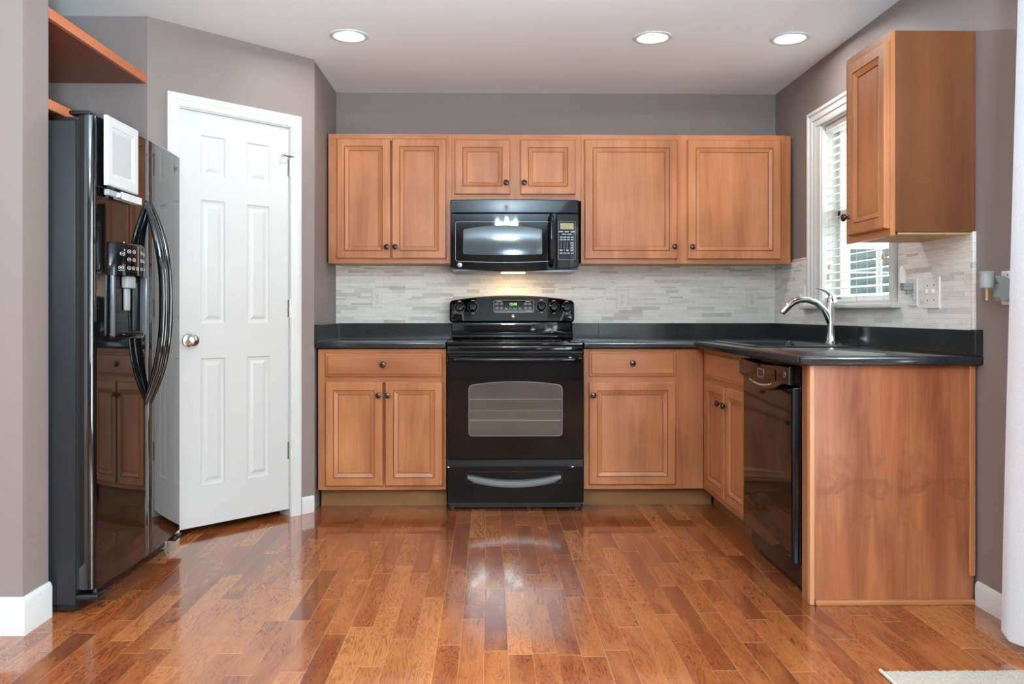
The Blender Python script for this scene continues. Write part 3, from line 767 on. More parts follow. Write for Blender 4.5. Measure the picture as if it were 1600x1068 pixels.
# backguard
m = MB(); m.box(BK, R0+.004, R1-.004, .012, .120, .917, 1.03, .005); m.box(BK, R0+.004, R1-.004, .118, .135, .917, .938, .005); m.build('backguard', 'black', rg)
def tilt(n0, k): return lambda u, n, z: BK(u, n0+n-(z-1.015)*k, z)
TF = tilt(.150, .22)
cpo = rr(-.236, .524, 1.015, 1.146, .022, top=.033, seg=6, sub=20)
m = MB(); bf = lambda u: .012*(1-((u-.144)/.38)**2)
m.loft([lift(tilt(.02, 0), cpo, 0), lift(TF, cpo, -.012), lift(TF, inset(cpo, .004), -.003), lift(TF, inset(cpo, .010), 0, bf)], strip=True)
cp = m.build('control_panel', 'black', rg, smooth=50)
TP = lambda u, n, z: TF(u, n+bf(u), z)
for i, (u, z) in enumerate(((-.174, 1.105), (-.093, 1.109), (.322, 1.113), (.399, 1.109), (.477, 1.105))):
    m = MB(); m.lathe(TP, (u, 0, z), [(.001, 0), (.0265, 0), (.0265, .006), (.022, .010), (.021, .024), (.019, .027), (.001, .028)], 'n', 24)
    m.box(TP, u-.0045, u+.0045, .027, .034, z-.019, z+.019, .002); kb = m.build('burner_knob', 'black', cp)
    m = MB()
    for k in range(13):
        a = math.radians(-140+k*280/12)+PI/2; r = .0315
        m.box(TP, u+r*math.cos(a)-.0011, u+r*math.cos(a)+.0011, .0002, .0007, z+r*math.sin(a)-.0011, z+r*math.sin(a)+.0011)
    m.box(TP, u-.010, u+.010, .0002, .0007, z+.036, z+.039); m.box(TP, u-.008, u+.008, .0002, .0007, z-.040, z-.038)
    m.build('dial_marking', 'ink', cp, smooth=0)
m = MB(); w = rr(.033, .277, 1.074, 1.148, .010, seg=4, sub=6)
m.loft([lift(TP, w, -.002), lift(TP, w, .0014), lift(TP, inset(w, .0012), .0016)], strip=True); kp = m.build('touch_panel', 'glassblack', cp)
m = MB(); m.loft([lift(TP, w, .0016), lift(TP, w, .0024), lift(TP, inset(w, .0013), .0024), lift(TP, inset(w, .0013), .0016)], False, False)
def pill(mm, f, u, z, w_, h_, n):
    l = rr(u-w_/2, u+w_/2, z-h_/2, z+h_/2, h_*.45, seg=3, sub=2)
    mm.loft([lift(f, l, n), lift(f, l, n+.0006), lift(f, inset(l, .0009), n+.0006), lift(f, inset(l, .0009), n)], False, False)
for (u, z, w_) in ((.052, 1.126, .024), (.080, 1.126, .018), (.052, 1.101, .024), (.080, 1.101, .018), (.108, 1.098, .016), (.190, 1.098, .016), (.226, 1.126, .022), (.252, 1.126, .020), (.226, 1.101, .018), (.252, 1.101, .020)):
    pill(m, TP, u, z, w_, .013, .0016); m.box(TP, u-w_*.28, u+w_*.28, .0017, .0022, z-.0015, z+.0015)
for (u, d) in ((.134, 1), (.162, -1)):
    m.tube([TP(u-.011, .0018, 1.098-.006*d), TP(u, .0018, 1.098+.007*d), TP(u+.011, .0018, 1.098-.006*d)], .0011, 6)
m.box(TP, .048, .085, .0017, .0022, 1.139, 1.1415); m.box(TP, .224, .258, .0017, .0022, 1.139, 1.1415); m.box(TP, .228, .262, .0017, .0022, 1.083, 1.0855)
m.build('key_printing', 'ink2', kp, smooth=0)
m = MB(); m.text(TP, '12:08', .150, .002, 1.124, .021); m.build('clock_display', 'lcd', kp, smooth=0)
def badge(f, u, n, z, r, parent, flip=False):
    m = MB(); m.lathe(f, (u, n, z), [(.001, 0), (r, 0), (r, .0015), (r*.9, .002), (.001, .002)], 'n', 24); b = m.build('badge', 'nickel', parent)
    m = MB(); sg = 24
    m.loft([[f(u+q*math.cos(2*PI*k/sg), n+nn, z+q*math.sin(2*PI*k/sg)) for k in range(sg)] for q, nn in ((r*.80, .002), (r*.80, .0026), (r*.70, .0026), (r*.70, .002))], False, False)
    m.text(f, 'GE', u, n+.0024, z, r*.95, flip=flip)
    m.build('badge_lettering', 'slot', b, smooth=0)
badge(TP, .150, .001, 1.052, .009, cp)

# ================================================================ MICROWAVE
mw = thing('microwave_oven', 'black over the range microwave under the short wall cabinet', 'microwave', (.15, BW-.2, 1.31))
M0, M1 = -.2185, .5205; MF = BW-4.680
m = MB(); m.box(BK, M0+.001, M1-.001, .011, MF-.03, 1.325, 1.7235, .002, 1); m.build('body', 'black_satin', mw)
mb = lambda u: .018*(1-((u-.15)/.375)**2)
m = MB(); o_ = rr(M0, M1, 1.645, 1.7225, .006, seg=3, sub=14)
m.loft([lift(BK, o_, MF-.029), lift(BK, o_, MF-.004, mb), lift(BK, inset(o_, .004), MF, mb)], strip=True); m.build('vent_panel', 'black', mw)
MP = lambda u, n, z: BK(u, MF+n+mb(u), z)
def sag(u): return .026*(1-((u-.15)/.37)**2)
def outline(u0, u1, z1, zb, r=.006):
    p = []; k = 12
    for i in range(k+1):
        u = u0+(u1-u0)*i/k; p.append((u, zb-sag(u)))
    for i in range(k+1):
        u = u1-(u1-u0)*i/k; p.append((u, z1))
    return p
o_ = outline(M0, .391, 1.642, 1.336)
m = MB(); m.loft([lift(BK, o_, MF-.029), lift(MP, o_, -.004), lift(MP, inset(o_, .003), 0)], strip=True); md = m.build('door', 'black', mw)
o_ = outline(.393, M1, 1.642, 1.336)
m = MB(); m.loft([lift(BK, o_, MF-.029), lift(MP, o_, -.004), lift(MP, inset(o_, .003), 0)], strip=True); mc = m.build('control_panel', 'black', mw)
w = rr(-.190, .374, 1.368, 1.596, .014, bot=.008, seg=4, sub=14)
m = MB(); m.loft([lift(MP, w, 0), lift(MP, w, .0012), lift(MP, inset(w, .0025), .0012), lift(MP, inset(w, .0025), 0)], False, False); m.build('door_bezel', 'bezel', md)
w = rr(-.144, .309, 1.408, 1.552, .010, top=.021, bot=.004, seg=4, sub=14)
m = MB(); m.loft([lift(MP, w, -.002), lift(MP, w, .001), lift(MP, inset(w, .002), .0014)], strip=True); mwp = m.build('window_pane', 'mwwin', md)
m = MB(); hu = .361
m.tube([MP(hu, -.001, 1.628), MP(hu, .020, 1.628), MP(hu, .033, 1.615), MP(hu, .037, 1.58), MP(hu, .040, 1.485), MP(hu, .037, 1.39), MP(hu, .033, 1.356), MP(hu, .020, 1.342), MP(hu, -.001, 1.342)], .0125, 12, sq=.8)
m.build('door_handle', 'black', md, smooth=60)
badge(MP, -.165, .0005, 1.347, .0135, md)
m = MB(); m.box(MP, .413, .492, .0002, .0018, 1.552, 1.589, .0005, 1); m.build('display', 'mwlcd', mc)
m = MB(); w = rr(.402, .502, 1.378, 1.600, .008, seg=3, sub=3); m.loft([lift(MP, w, .0), lift(MP, w, .0008), lift(MP, inset(w, .0016), .0008), lift(MP, inset(w, .0016), .0)], False, False); m.build('keypad_border', 'bezel', mc)
m = MB()
for j, (row, zz) in enumerate((((.418, .452, .486), 1.539), ((.437, .467), 1.524))):
    for u in row: m.box(MP, u-.012, u+.012, .0003, .0010, zz-.0035, zz+.0035)
for zz in (1.507, 1.493):
    for u in (.420, .440, .461, .483): m.box(MP, u-.008, u+.008, .0003, .0010, zz-.0035, zz+.0035)
for zz in (1.474, 1.460, 1.446, 1.432): m.box(MP, .474, .492, .0003, .0010, zz-.004, zz+.004)
for u in (.419, .441, .461, .484): m.box(MP, u-.008, u+.008, .0003, .0010, 1.4115, 1.4185)
m.box(MP, .411, .427, .0003, .0010, 1.428, 1.436); m.box(MP, .448, .462, .0003, .0010, 1.428, 1.436)
kx = (.419, .437, .455)
for i, ch in enumerate('123456789'): m.text(MP, ch, kx[i % 3], .0006, 1.474-.014*(i//3), .011)
m.text(MP, '0', .437, .0006, 1.432, .011)
m.build('key_printing', 'ink2', mc, smooth=0)
m = MB(); m.box(BK, M0+.012, M1-.012, .02, MF-.02, 1.308, 1.3245, .003); m.build('underside', 'bezel', mw)
m = MB(); m.box(BK, .075, .215, .27, .36, 1.302, 1.3078, .002); m.build('lamp_lens', 'warmlamp', mw)
area('cooktop_light', Vector((.147, BW-.20, 1.296))-world_loc(mw), (math.radians(8), 0, 0), .16, .06, .9, (1, .60, .26), parent=mw)

# ================================================================ DISHWASHER
dw = thing('dishwasher', 'black built in dishwasher between sink base and end panel', 'dishwasher', (1.45, 3.36, 0))
DX = RW-1.152
m = MB(); m.box(RT, 3.062, 3.655, .03, DX-.038, .03, .872, .003); m.build('body', 'black_satin', dw)
m = MB(); o_ = rr(3.060, 3.657, .118, .790, .006, seg=3, sub=10); dbf = lambda u: .004*(1-((u-3.358)/.3)**2)
m.loft([lift(RT, o_, DX-.036), lift(RT, o_, DX-.012), lift(RT, inset(o_, .004), DX-.005, dbf), lift(RT, inset(o_, .014), DX-.0, dbf)], strip=True); m.build('door', 'black', dw, smooth=50)
DP = lambda u, n, z: RT(u, DX+n+.004*(1-((u-3.358)/.3)**2), z)
def dwl(e):
    p = []; k = 20
    for i in range(k+1):
        u = 3.058+.601*i/k; t = abs((u-3.375)/.24); s_ = .042*max(0, 1-t*t)**.8 if t < 1 else 0
        p.append((u, .796-s_+e))
    for i in range(k+1):
        u = 3.659-.601*i/k; t = abs((u-3.375)/.2); s_ = .006*(1-t*t) if t < 1 else 0
        p.append((u, .868-s_-e))
    return p
m = MB(); m.loft([lift(RT, dwl(0), DX-.036), lift(DP, dwl(0), .010), lift(DP, dwl(.004), .016)], strip=True); dc = m.build('control_panel', 'black', dw, smooth=40)
m = MB(); w = [(u, z) for u, z in rr(3.185, 3.525, .800, .846, .012, bot=.0, seg=4, sub=8)]
m.loft([lift(DP, w, .0155), lift(DP, w, .0172), lift(DP, inset(w, .002), .0175)], strip=True); m.build('display_window', 'glassblack', dc)
m = MB(); w = rr(3.315, 3.395, .803, .842, .014, seg=4, sub=4); m.loft([lift(DP, w, .0174), lift(DP, w, .0200), lift(DP, inset(w, .006), .0200), lift(DP, inset(w, .006), .0174)], False, False); m.build('handle_pocket', 'bezel', dc)
m = MB()
for k in range(13):
    u = 3.50-.0215*k; t = (u-3.375)/.19; m.box(DP, u-.006, u+.006, .0165, .0172, .800-.026*(1-t*t)-.0035, .800-.026*(1-t*t)+.0035)
m.build('button_printing', 'tassel', dc, smooth=0)
badge(DP, 3.098, .0158, .834, .014, dc, flip=True)
m = MB()
for k in range(4): m.box(DP, 3.60+.004*k, 3.652, .0155, .0185, .822+.010*k, .826+.010*k, .001, 1)
m.build('vent_slot', 'black_satin', dc)
m = MB(); m.box(RT, 3.062, 3.655, .10, RW-1.235, .002, .105, .003); m.build('kick_plate', 'black_satin', dw)

# ================================================================ REFRIGERATOR
Y0, Y1, YS = 2.917, 3.744, 3.347
fg = thing('refrigerator', 'black side by side refrigerator in the left alcove', 'refrigerator', (-1.8, 3.33, 0))
m = MB(); m.box(FG, Y0, Y1, -2.13, -1.470, .03, 1.757, .004); m.build('case', 'case', fg)
m = MB(); m.box(FG, Y0+.01, Y1-.01, -2.0, -1.475, .006, .075, .003); m.build('base_grille', 'black_satin', fg)
for a, b in ((-1.52, Y0+.05), (-1.52, Y1-.05), (-2.05, Y0+.05), (-2.05, Y1-.05)):
    m = MB(); m.lathe(WD, (a, b, 0), [(.001, 0), (.02, 0), (.02, .02), (.01, .022), (.01, .034)], 'z', 12); m.build('levelling_foot', 'black_satin', fg)
m = MB(); m.box(FG, Y0+.004, Y1-.004, -1.4695, -1.4585, .085, 1.757); m.build('door_gasket', 'dark', fg)
fx = lambda y: -1.408+.020*(1-((y-3.33)/.415)**2)
def fdoor(y0, y1, rn, rf):
    def prof(e):
        p = [(-1.458, y0+.003+e), (-1.440, y0+e)]
        k = 6
        xe = fx(y0+rn)-e
        for i in range(k+1):
            a = PI/2*i/k; p.append((xe-rn*.9+rn*.9*math.sin(a), y0+e+rn-rn*math.cos(a)))
        for i in range(1, 12): y = y0+rn+(y1-rf-y0-rn)*i/12; p.append((fx(y)-e, y))
        xe = fx(y1-rf)-e
        for i in range(k+1):
            a = PI/2*i/k; p.append((xe-rf*.9+rf*.9*math.cos(a), y1-e-rf+rf*math.sin(a)))
        p += [(-1.440, y1-e), (-1.458, y1-.003-e)]
        return p
    m = MB(); m.loft([[Vector((x, y, z)) for x, y in prof(e)] for z, e in ((.082, .004), (.086, 0), (1.776, 0), (1.780, .004))]); return m
fz = fdoor(Y0, YS-.002, .024, .006).build('freezer_door', 'blackf', fg, smooth=40)
fd = fdoor(YS+.002, Y1, .006, .024).build('fridge_door', 'blackf', fg, smooth=40)
FS = lambda u, n, z: Vector((fx(u)+n, u, z))
for par, y in ((fz, YS-.028), (fd, YS+.028)):
    m = MB(); lo = []
    K = 24
    for off, ra in ((0, .0085), (.019, .0085)):
        pts = []
        for i in range(K+1):
            t = i/K; z = .700+.825*t; k = 1-abs(2*t-1)**2.4; sp = off*min(1, 4*t*(1-t)*1.4)
            pts.append(FS(y+(-sp if par is fz else sp)*.6 + (.004 if par is fz else -.004), -.004+.080*k - off*.3, z))
        m.tube(pts, [.006+.0045*min(1, 6*min(i/K, 1-i/K)) for i in range(K+1)], 10, sq=1.3)
    m.build('handle', 'blackf', par, smooth=60)
# ice and water dispenser on the freezer door
ds = MB(); y0, y1, z0, z1 = 3.018, 3.268, .985, 1.330
def dprof(z, grow=0, dep=.040):
    p = [(fx(y0)-.004, y0-grow)]
    for i in range(15):
        t = i/14; y = y0-grow+(y1-y0+2*grow)*t; k = (1-abs(2*t-1)**3); p.append((fx(y)+.006+dep*k, y))
    p.append((fx(y1)-.004, y1+grow)); return [Vector((x, y, z)) for x, y in p]
ds.loft([dprof(1.212), dprof(1.325), dprof(1.336, -.006, .030)]); dsp = ds.build('dispenser', 'black', fz, smooth=50)
m = MB()   # recess: back, two cheeks, tray
m.box(FS, y0, y1, -.004, .004, z0, 1.2118); m.build('dispenser_recess', 'glassblack', dsp)
m = MB(); m.box(FS, y0, y0+.016, .004, .018, z0, 1.2118, .004); m.build('dispenser_cheek', 'bezel', dsp)
m = MB(); m.box(FS, y1-.020, y1, .004, .034, z0, 1.2118, .006); m.build('dispenser_cheek', 'bezel', dsp)
m = MB(); m.loft([dprof(z0-.012, -.004, .030), dprof(z0-.004, 0), dprof(z0+.010, 0), dprof(z0+.014, -.003, .036)]); m.build('drip_tray', 'black', dsp, smooth=50)
m = MB(); m.box(FS, 3.10, 3.165, .004, .030, 1.165, 1.2116, .006); m.box(FS, 3.115, 3.150, .004, .016, 1.08, 1.165, .004); m.build('dispenser_lever', 'greyplastic', dsp)
m = MB()
def DSF(u, n, z):
    t = (u-y0)/(y1-y0); return Vector((fx(u)+.006+.040*(1-abs(2*t-1)**3)+n, u, z))
for yy, zz in ((3.055, 1.292), (3.085, 1.302), (3.115, 1.302), (3.175, 1.302), (3.205, 1.298), (3.085, 1.272), (3.115, 1.272), (3.175, 1.272), (3.205, 1.270), (3.050, 1.240), (3.085, 1.240), (3.110, 1.240), (3.140, 1.240), (3.175, 1.240), (3.215, 1.240)):
    l = rr(yy-.009, yy+.009, zz-.006, zz+.006, .004, seg=2, sub=2)
    m.loft([lift(DSF, l, .0002), lift(DSF, l, .0010), lift(DSF, inset(l, .0011), .0010), lift(DSF, inset(l, .0011), .0002)], False, False)
    m.box(DSF, yy-.004, yy+.004, .0002, .0009, zz-.001, zz+.001)
m.box(DSF, 3.040, 3.062, .0002, .0008, 1.228, 1.2295); m.box(DSF, 3.1445, 3.1460, .0002, .0008, 1.215, 1.325)
m.build('key_printing', 'ink', dsp, smooth=0)
badge(FS, 3.662, .0002, 1.715, .017, fd)
m = MB(); m.box(FG, Y0+.012, Y0+.09, -1.50, -1.425, 1.7805, 1.795, .004); m.box(FG, Y0+.012, Y0+.06, -1.55, -1.46, 1.7575, 1.772, .003); m.build('hinge_cover', 'black_satin', fg)
m = MB(); m.box(FG, Y0+.001, Y0+.075, -1.475, -1.392, .045, .068, .008); m.lathe(WD, (-1.415, Y0+.03, .060), [(.001, 0), (.010, 0), (.010, .024), (.001, .024)], 'z', 12); m.build('bottom_hinge', 'black_satin', fg)
m = MB(); m.box(FG, Y1-.075, Y1-.002, -1.475, -1.400, .045, .070, .010); m.build('bottom_hinge', 'black_satin', fg)

# memo board and marker tray on the freezer door
c = thing('memo_board', 'white framed dry erase board at the top of the freezer door', 'whiteboard', (-1.38, 3.09, 1.535))
VF = lambda u, n, z: Vector((-1.392+n, u, z))
m = MB(); m.panelled(VF, [2.957, 2.990, 3.178, 3.212], [1.533, 1.568, 1.752, 1.786], .004, .020, [(.002, -.002), (.005, -.004), (.008, -.004), (.014, -.007)], .004); m.build('frame', 'boardf', c, smooth=20)
m = MB(); m.box(VF, 3.006, 3.162, .0131, .0136, 1.584, 1.736); m.build('writing_surface', 'board', c)
c = thing('marker_tray', 'small white marker tray on the freezer door just below the memo board', 'tray', (-1.36, 3.13, 1.495))
m = MB(); m.box(VF, 3.035, 3.212, .006, .032, 1.493, 1.499, .001, 1); m.box(VF, 3.035, 3.212, .029, .033, 1.493, 1.520, .001, 1); m.box(VF, 3.035, 3.039, .006, .032, 1.493, 1.516); m.box(VF, 3.208, 3.212, .006, .032, 1.493, 1.516); m.box(VF, 3.035, 3.212, .0035, .006, 1.493, 1.522); m.build('shell', 'boardf', c)
m = MB(); m.box(VF, 2.957, 3.020, .004, .022, 1.497, 1.518, .002, 1); o = m.build('magnet_clip', 'greyplastic'); tag(o, 'small grey clip left of the marker tray on the freezer door', 'clip')
for (a, b, lb) in ((2.965, 3.01, 'dark marker lying by the grey clip on the freezer door'), (3.055, 3.11, 'dark marker resting in the white marker tray')):
    m = MB(); m.tube([VF(a, .014, 1.5245), VF(a+.006, .014, 1.5245), VF(b, .014, 1.5245)], [.005, .006, .006], 10)
    if a > 3: 
        for v in m.bm.verts: v.co.z -= .0190
    tag(m.build('marker_pen', 'dark'), lb, 'marker', 'markers on the freezer door')

# shelves above the refrigerator
for z0, z1, lb in ((2.129, 2.167, 'upper wooden shelf board spanning the alcove high above the refrigerator'), (1.803, 1.838, 'lower wooden shelf board just above the refrigerator top')):
    c = thing('shelf_board', lb, 'shelf', (-1.96, 3.33, z0), 'boards over the refrigerator')
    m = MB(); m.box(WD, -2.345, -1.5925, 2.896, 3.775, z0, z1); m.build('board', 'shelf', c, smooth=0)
    m = MB(); m.box(WD, -1.592, -1.575, 2.896, 3.775, z0-.0005, z1+.0005, .001, 1); m.build('edge_strip', 'shelf_edge', c)

# ================================================================ WALL PLATES
def outlet(f, u, n, z, label, w=.072, h=.115, gang=1):
    c = thing('wall_outlet', label, 'outlet', f(u, n, z-h/2), 'white wall plates')
    m = MB(); m.rings(f, u-w/2, u+w/2, z-h/2, z+h/2, [(0, n+.003), (.003, n+.006)], n); m.build('plate', 'plate', c, smooth=20)
    for dz in (.0195, -.0195):
        m = MB(); l = rr(u-.016, u+.016, z+dz-.013, z+dz+.013, .008, seg=4, sub=2); m.loft([lift(f, l, n+.0055), lift(f, l, n+.0078)]); s = m.build('socket', 'plate', c)
        m = MB(); m.box(f, u-.0075, u-.0055, n+.0076, n+.0081, z+dz-.002, z+dz+.007); m.box(f, u+.0050, u+.0070, n+.0076, n+.0081, z+dz-.002, z+dz+.006)
        m.lathe(f, (u, n+.0076, z+dz-.0075), [(.0001, 0), (.0026, 0), (.0026, .0005), (.0001, .0005)], 'n', 8); m.build('socket_slots', 'slot', s, smooth=0)
    m = MB(); m.lathe(f, (u, n+.006, z), [(.0001, 0), (.003, 0), (.003, .0006), (.0001, .0006)], 'n', 10); m.build('screw', 'nickel', c)
    return c
outlet(BK, -.690, .0092, 1.161, 'white double outlet on the tile left of the range')
outlet(BK, .835, .0092, 1.158, 'white double outlet on the tile just right of the range')
outlet(BK, 1.648, .0092, 1.158, 'white double outlet on the back tile near the right corner')
# switch by the faucet
def switch_plate(u, z, w, label, toggles, h=.118):
    c = thing('switch_plate', label, 'switch', RT(u, .009, z-h/2), 'white wall plates')
    m = MB(); m.rings(RT, u-w/2, u+w/2, z-h/2, z+h/2, [(0, .012), (.003, .0155)], .0092); m.build('plate', 'plate', c, smooth=20)
    for t in toggles:
        m = MB(); m.box(RT, t-.005, t+.005, .0150, .026, z-.002, z+.014, .002); m.build('toggle', 'plate', c)
        for dz in (.030, -.030):
            m = MB(); m.lathe(RT, (t, .0153, z+dz), [(.0001, 0), (.0032, 0), (.0032, .0008), (.0001, .0008)], 'n', 10); m.build('screw', 'slot', c)
    return c
switch_plate(4.600, 1.163, .075, 'white switch plate left of the sink window behind the faucet', [4.600])
outlet(RT, 3.392, .0092, 1.158, 'white double outlet right of the sink window with a night light plugged in', h=.118)
switch_plate(3.250, 1.152, .122, 'wide white double switch plate on the tile under the right wall cabinet', [3.275, 3.228], h=.128)
# night light plugged in the outlet at 3.392
c = thing('night_light', 'small night light with a clear shield plugged in right of the sink window', 'night light', RT(3.40, .018, 1.16))
m = MB(); m.box(RT, 3.378, 3.412, .0175, .060, 1.166, 1.196, .005); m.box(RT, 3.386, 3.404, .0175, .040, 1.150, 1.168, .003); m.build('housing', 'greyplastic', c)
m = MB(); lo = []
for t in range(7):
    z = 1.196+.072*t/6; k = math.sqrt(max(.02, 1-(t/6)**3)); lo.append([RT(3.395+.020*math.cos(a*PI/8)*k, .056+.016*math.sin(a*PI/8)*k, z) for a in range(16)])
m.loft(lo); m.build('shield', 'plate', c, smooth=60)
# air freshener on the bare wall
c = thing('wall_plate', 'white plate on the bare wall between end panel and curtain', 'outlet', RT(2.78, 0, 1.10), 'white wall plates')
m = MB(); m.rings(RT, 2.744, 2.816, 1.098, 1.216, [(0, .003), (.003, .006)], .0002); m.build('plate', 'plate', c, smooth=20)
m = MB(); m.lathe(RT, (2.78, .006, 1.203), [(.0001, 0), (.003, 0), (.003, .0006), (.0001, .0006)], 'n', 10); m.build('screw', 'slot', c)
c = thing('air_freshener', 'grey plug in air freshener with glass oil bottle on the right wall plate', 'air freshener', RT(2.78, .03, 1.12))
m = MB()
pr = [(.0065, 1.118), (.036, 1.112), (.044, 1.125), (.046, 1.170), (.058, 1.190), (.060, 1.198), (.030, 1.198), (.0065, 1.185)]
m.loft([[RT(u, n, z) for n, z in pr] for u in (2.762, 2.798)]); m.build('body', 'greyplastic', c, smooth=25)
m = MB(); m.lathe(RT, (2.78, .078, 1.158), [(.001, 0), (.021, 0), (.022, .004), (.0225, .040), (.026, .054), (.027, .056), (.022, .056), (.001, .050)], 'z', 24); m.build('warmer_cup', 'greyplastic', c, smooth=40)
m = MB(); m.lathe(RT, (2.78, .078, 1.110), [(.001, 0), (.013, .001), (.0155, .008), (.019, .028), (.0195, .0478), (.001, .0479)], 'z', 20); bt_ = m.build('oil_bottle', 'bottle', c, smooth=50)
m = MB(); m.lathe(RT, (2.78, .078, 1.114), [(.0005, 0), (.0045, .001), (.0045, .043), (.0005, .0435)], 'z', 10); m.build('wick', 'oil', bt_)

# ================================================================ BLIND, CURTAIN, RUG
c = thing('window_blind', 'white slatted blind hanging in the sink window', 'blind', (RW+.04, 3.98, 1.12))
B0, B1 = WY0+.012, WY1-.012; XB = RW+.042
m = MB(); m.box(WD, XB-.025, XB+.025, B0, B1, 2.035, 2.075, .003); m.build('headrail', 'blind', c)
m = MB(); ns = 21; z = 1.155; tl = math.radians(14)
for i in range(ns):
    z = 1.160+i*.0418; cx, cz = math.cos(tl)*.025, math.sin(tl)*.025
    m.box(lambda u, n, zz: Vector((XB+u*math.cos(tl), n, z+zz+u*math.sin(tl))), -.025, .025, B0, B1, -.0014, .0014)
m.build('slats', 'blind', c, smooth=0)
m = MB(); m.box(WD, XB-.025, XB+.025, B0, B1, 1.126, 1.142, .003); m.build('bottom_rail', 'blind', c)
for y in (B0+.09, 3.98, B1-.09):
    m = MB()
    for x in (XB-.0262, XB+.0262): m.tube([(x, y, 1.13), (x, y, 2.04)], .0009, 6)
    m.build('ladder_cord', 'cord', c)
for y, zb in ((3.700, 1.345), (3.672, 1.325), (4.285, 1.33), (4.300, 1.275)):
    m = MB(); m.tube([(XB-.031, y, zb), (XB-.031, y, 2.04)], .0009, 6); pc = m.build('pull_cord', 'cord', c)
    m = MB(); m.lathe(WD, (XB-.031, y, zb-.028), [(.001, 0), (.008, .001), (.0085, .006), (.005, .024), (.002, .030), (.001, .030)], 'z', 10); m.build('tassel', 'tassel', pc)

c = thing('curtain', 'white floor length curtain hanging at the right edge beside the patio door', 'curtain', (1.72, 2.25, .02))
m = MB(); lo = []
NZ, NY = 26, 96
def cx_(y, z):
    t = (z-.02)/2.3; am = .067-.040*t
    return 1.709+.018*t - am*math.sin((2.575-y)/.115*PI*.5*1.0+PI*.42+.25*math.sin(z*1.3))
g = {}
for s_, off in ((0, 0), (1, .0025)):
    for j in range(NZ+1):
        z = .035+2.285*j/NZ
        for i in range(NY+1):
            y = 2.572-1.02*i/NY + (.012*(1-j/NZ) if i == 0 else 0)
            zz = z + (.018*(1-min(1, i/3)) if j == 0 else 0)
            g[s_, i, j] = m.bm.verts.new((cx_(y, z)+off, y, zz))
for s_ in (0, 1):
    for i in range(NY):
        for j in range(NZ): m._face([g[s_, i, j], g[s_, i+1, j], g[s_, i+1, j+1], g[s_, i, j+1]])
for i in range(NY):
    for j in (0, NZ): m._face([g[0, i, j], g[0, i+1, j], g[1, i+1, j], g[1, i, j]])
for j in range(NZ):
    for i in (0, NY): m._face([g[0, i, j], g[0, i, j+1], g[1, i, j+1], g[1, i, j]])
m.build('fabric', 'curtain', c, smooth=80)
m = MB(); m.tube([(1.727, 2.62, 2.335), (1.727, -.6, 2.335)], .011, 12); 
for y in (2.60, -.55): m.tube([(1.727, y, 2.335), (1.799, y, 2.335)], .007, 8)
tag(m.build('curtain_rod', 'nickel'), 'metal rod carrying the white curtain above the patio door', 'curtain rod')

c = thing('rug', 'beige looped rug with a pale binding at the bottom right floor edge', 'rug', (1.42, 1.9, 0))
m = MB(); NX, NYY = 90, 100; g = {}
for i in range(NX+1):
    for j in range(NYY+1):
        x = 1.172+.47*i/NX; y = 1.35+1.050*j/NYY
        h = .010+random.uniform(-.0018, .0018); 
        if j == NYY: y += random.uniform(-.004, .004)
        if i in (0, NX) or j in (0, NYY): h = .004
        g[i, j] = m.bm.verts.new((x, y, h))
for i in range(NX):
    for j in range(NYY): m._face([g[i, j], g[i+1, j], g[i+1, j+1], g[i, j+1]])
m.bm.verts.ensure_lookup_table()
per = [g[i, 0] for i in range(NX+1)]+[g[NX, j] for j in range(1, NYY+1)]+[g[i, NYY] for i in range(NX-1, -1, -1)]+[g[0, j] for j in range(NYY-1, 0, -1)]
lo_ = [m.bm.verts.new((v.co.x, v.co.y, .0002)) for v in per]
for i in range(len(per)): m._face([per[i], per[(i+1) % len(per)], lo_[(i+1) % len(per)], lo_[i]])
m._face(lo_[::-1]); m.build('pile', 'rug', c, smooth=80)
m = MB(); m.tube([(1.168, 1.35, .006), (1.168, 2.404, .006)], .0055, 8, sq=1); m.build('binding', 'rugedge', c)

# ================================================================ CEILING LIGHTS
for x, lb in zip(lights_x, ('recessed ceiling light nearest the pantry corner, leftmost of the three', 'recessed ceiling light in the middle, above the corner cabinet', 'recessed ceiling light close to the right wall, in front of the sink window')):
    c = thing('recessed_light', lb, 'ceiling light', (x, LY, H), 'recessed ceiling lights')
    m = MB(); sg = 40
    L_ = [[Vector((x+r*math.cos(2*PI*k/sg), LY+r*math.sin(2*PI*k/sg), H+h)) for k in range(sg)] for r, h in ((.098, .0), (.097, -.003), (.090, -.006), (.072, -.004), (.0655, .0))]
    m.loft(L_, False, False); m.build('trim_ring', 'trim', c, smooth=50)
    m = MB(); L_ = [[Vector((x+r*math.cos(2*PI*k/sg), LY+r*math.sin(2*PI*k/sg), H+h)) for k in range(sg)] for r, h in ((.0655, .0), (.062, .012), (.056, .075))]
    m.loft(L_, False, False); m.build('reflector', 'plate', c, smooth=60)
    m = MB(); m.lathe(WD, (x, LY, H+.045), [(.001, 0), (.03, .002), (.045, .010), (.052, .022), (.045, .03), (.001, .031)], 'z', 28); m.build('lamp', 'lamp', c, smooth=60)
    area('lamp_glow', (0, 0, .004), (0, 0, 0), .055, .055, 4.5, (.95, .97, .98), 'DISK', parent=c)

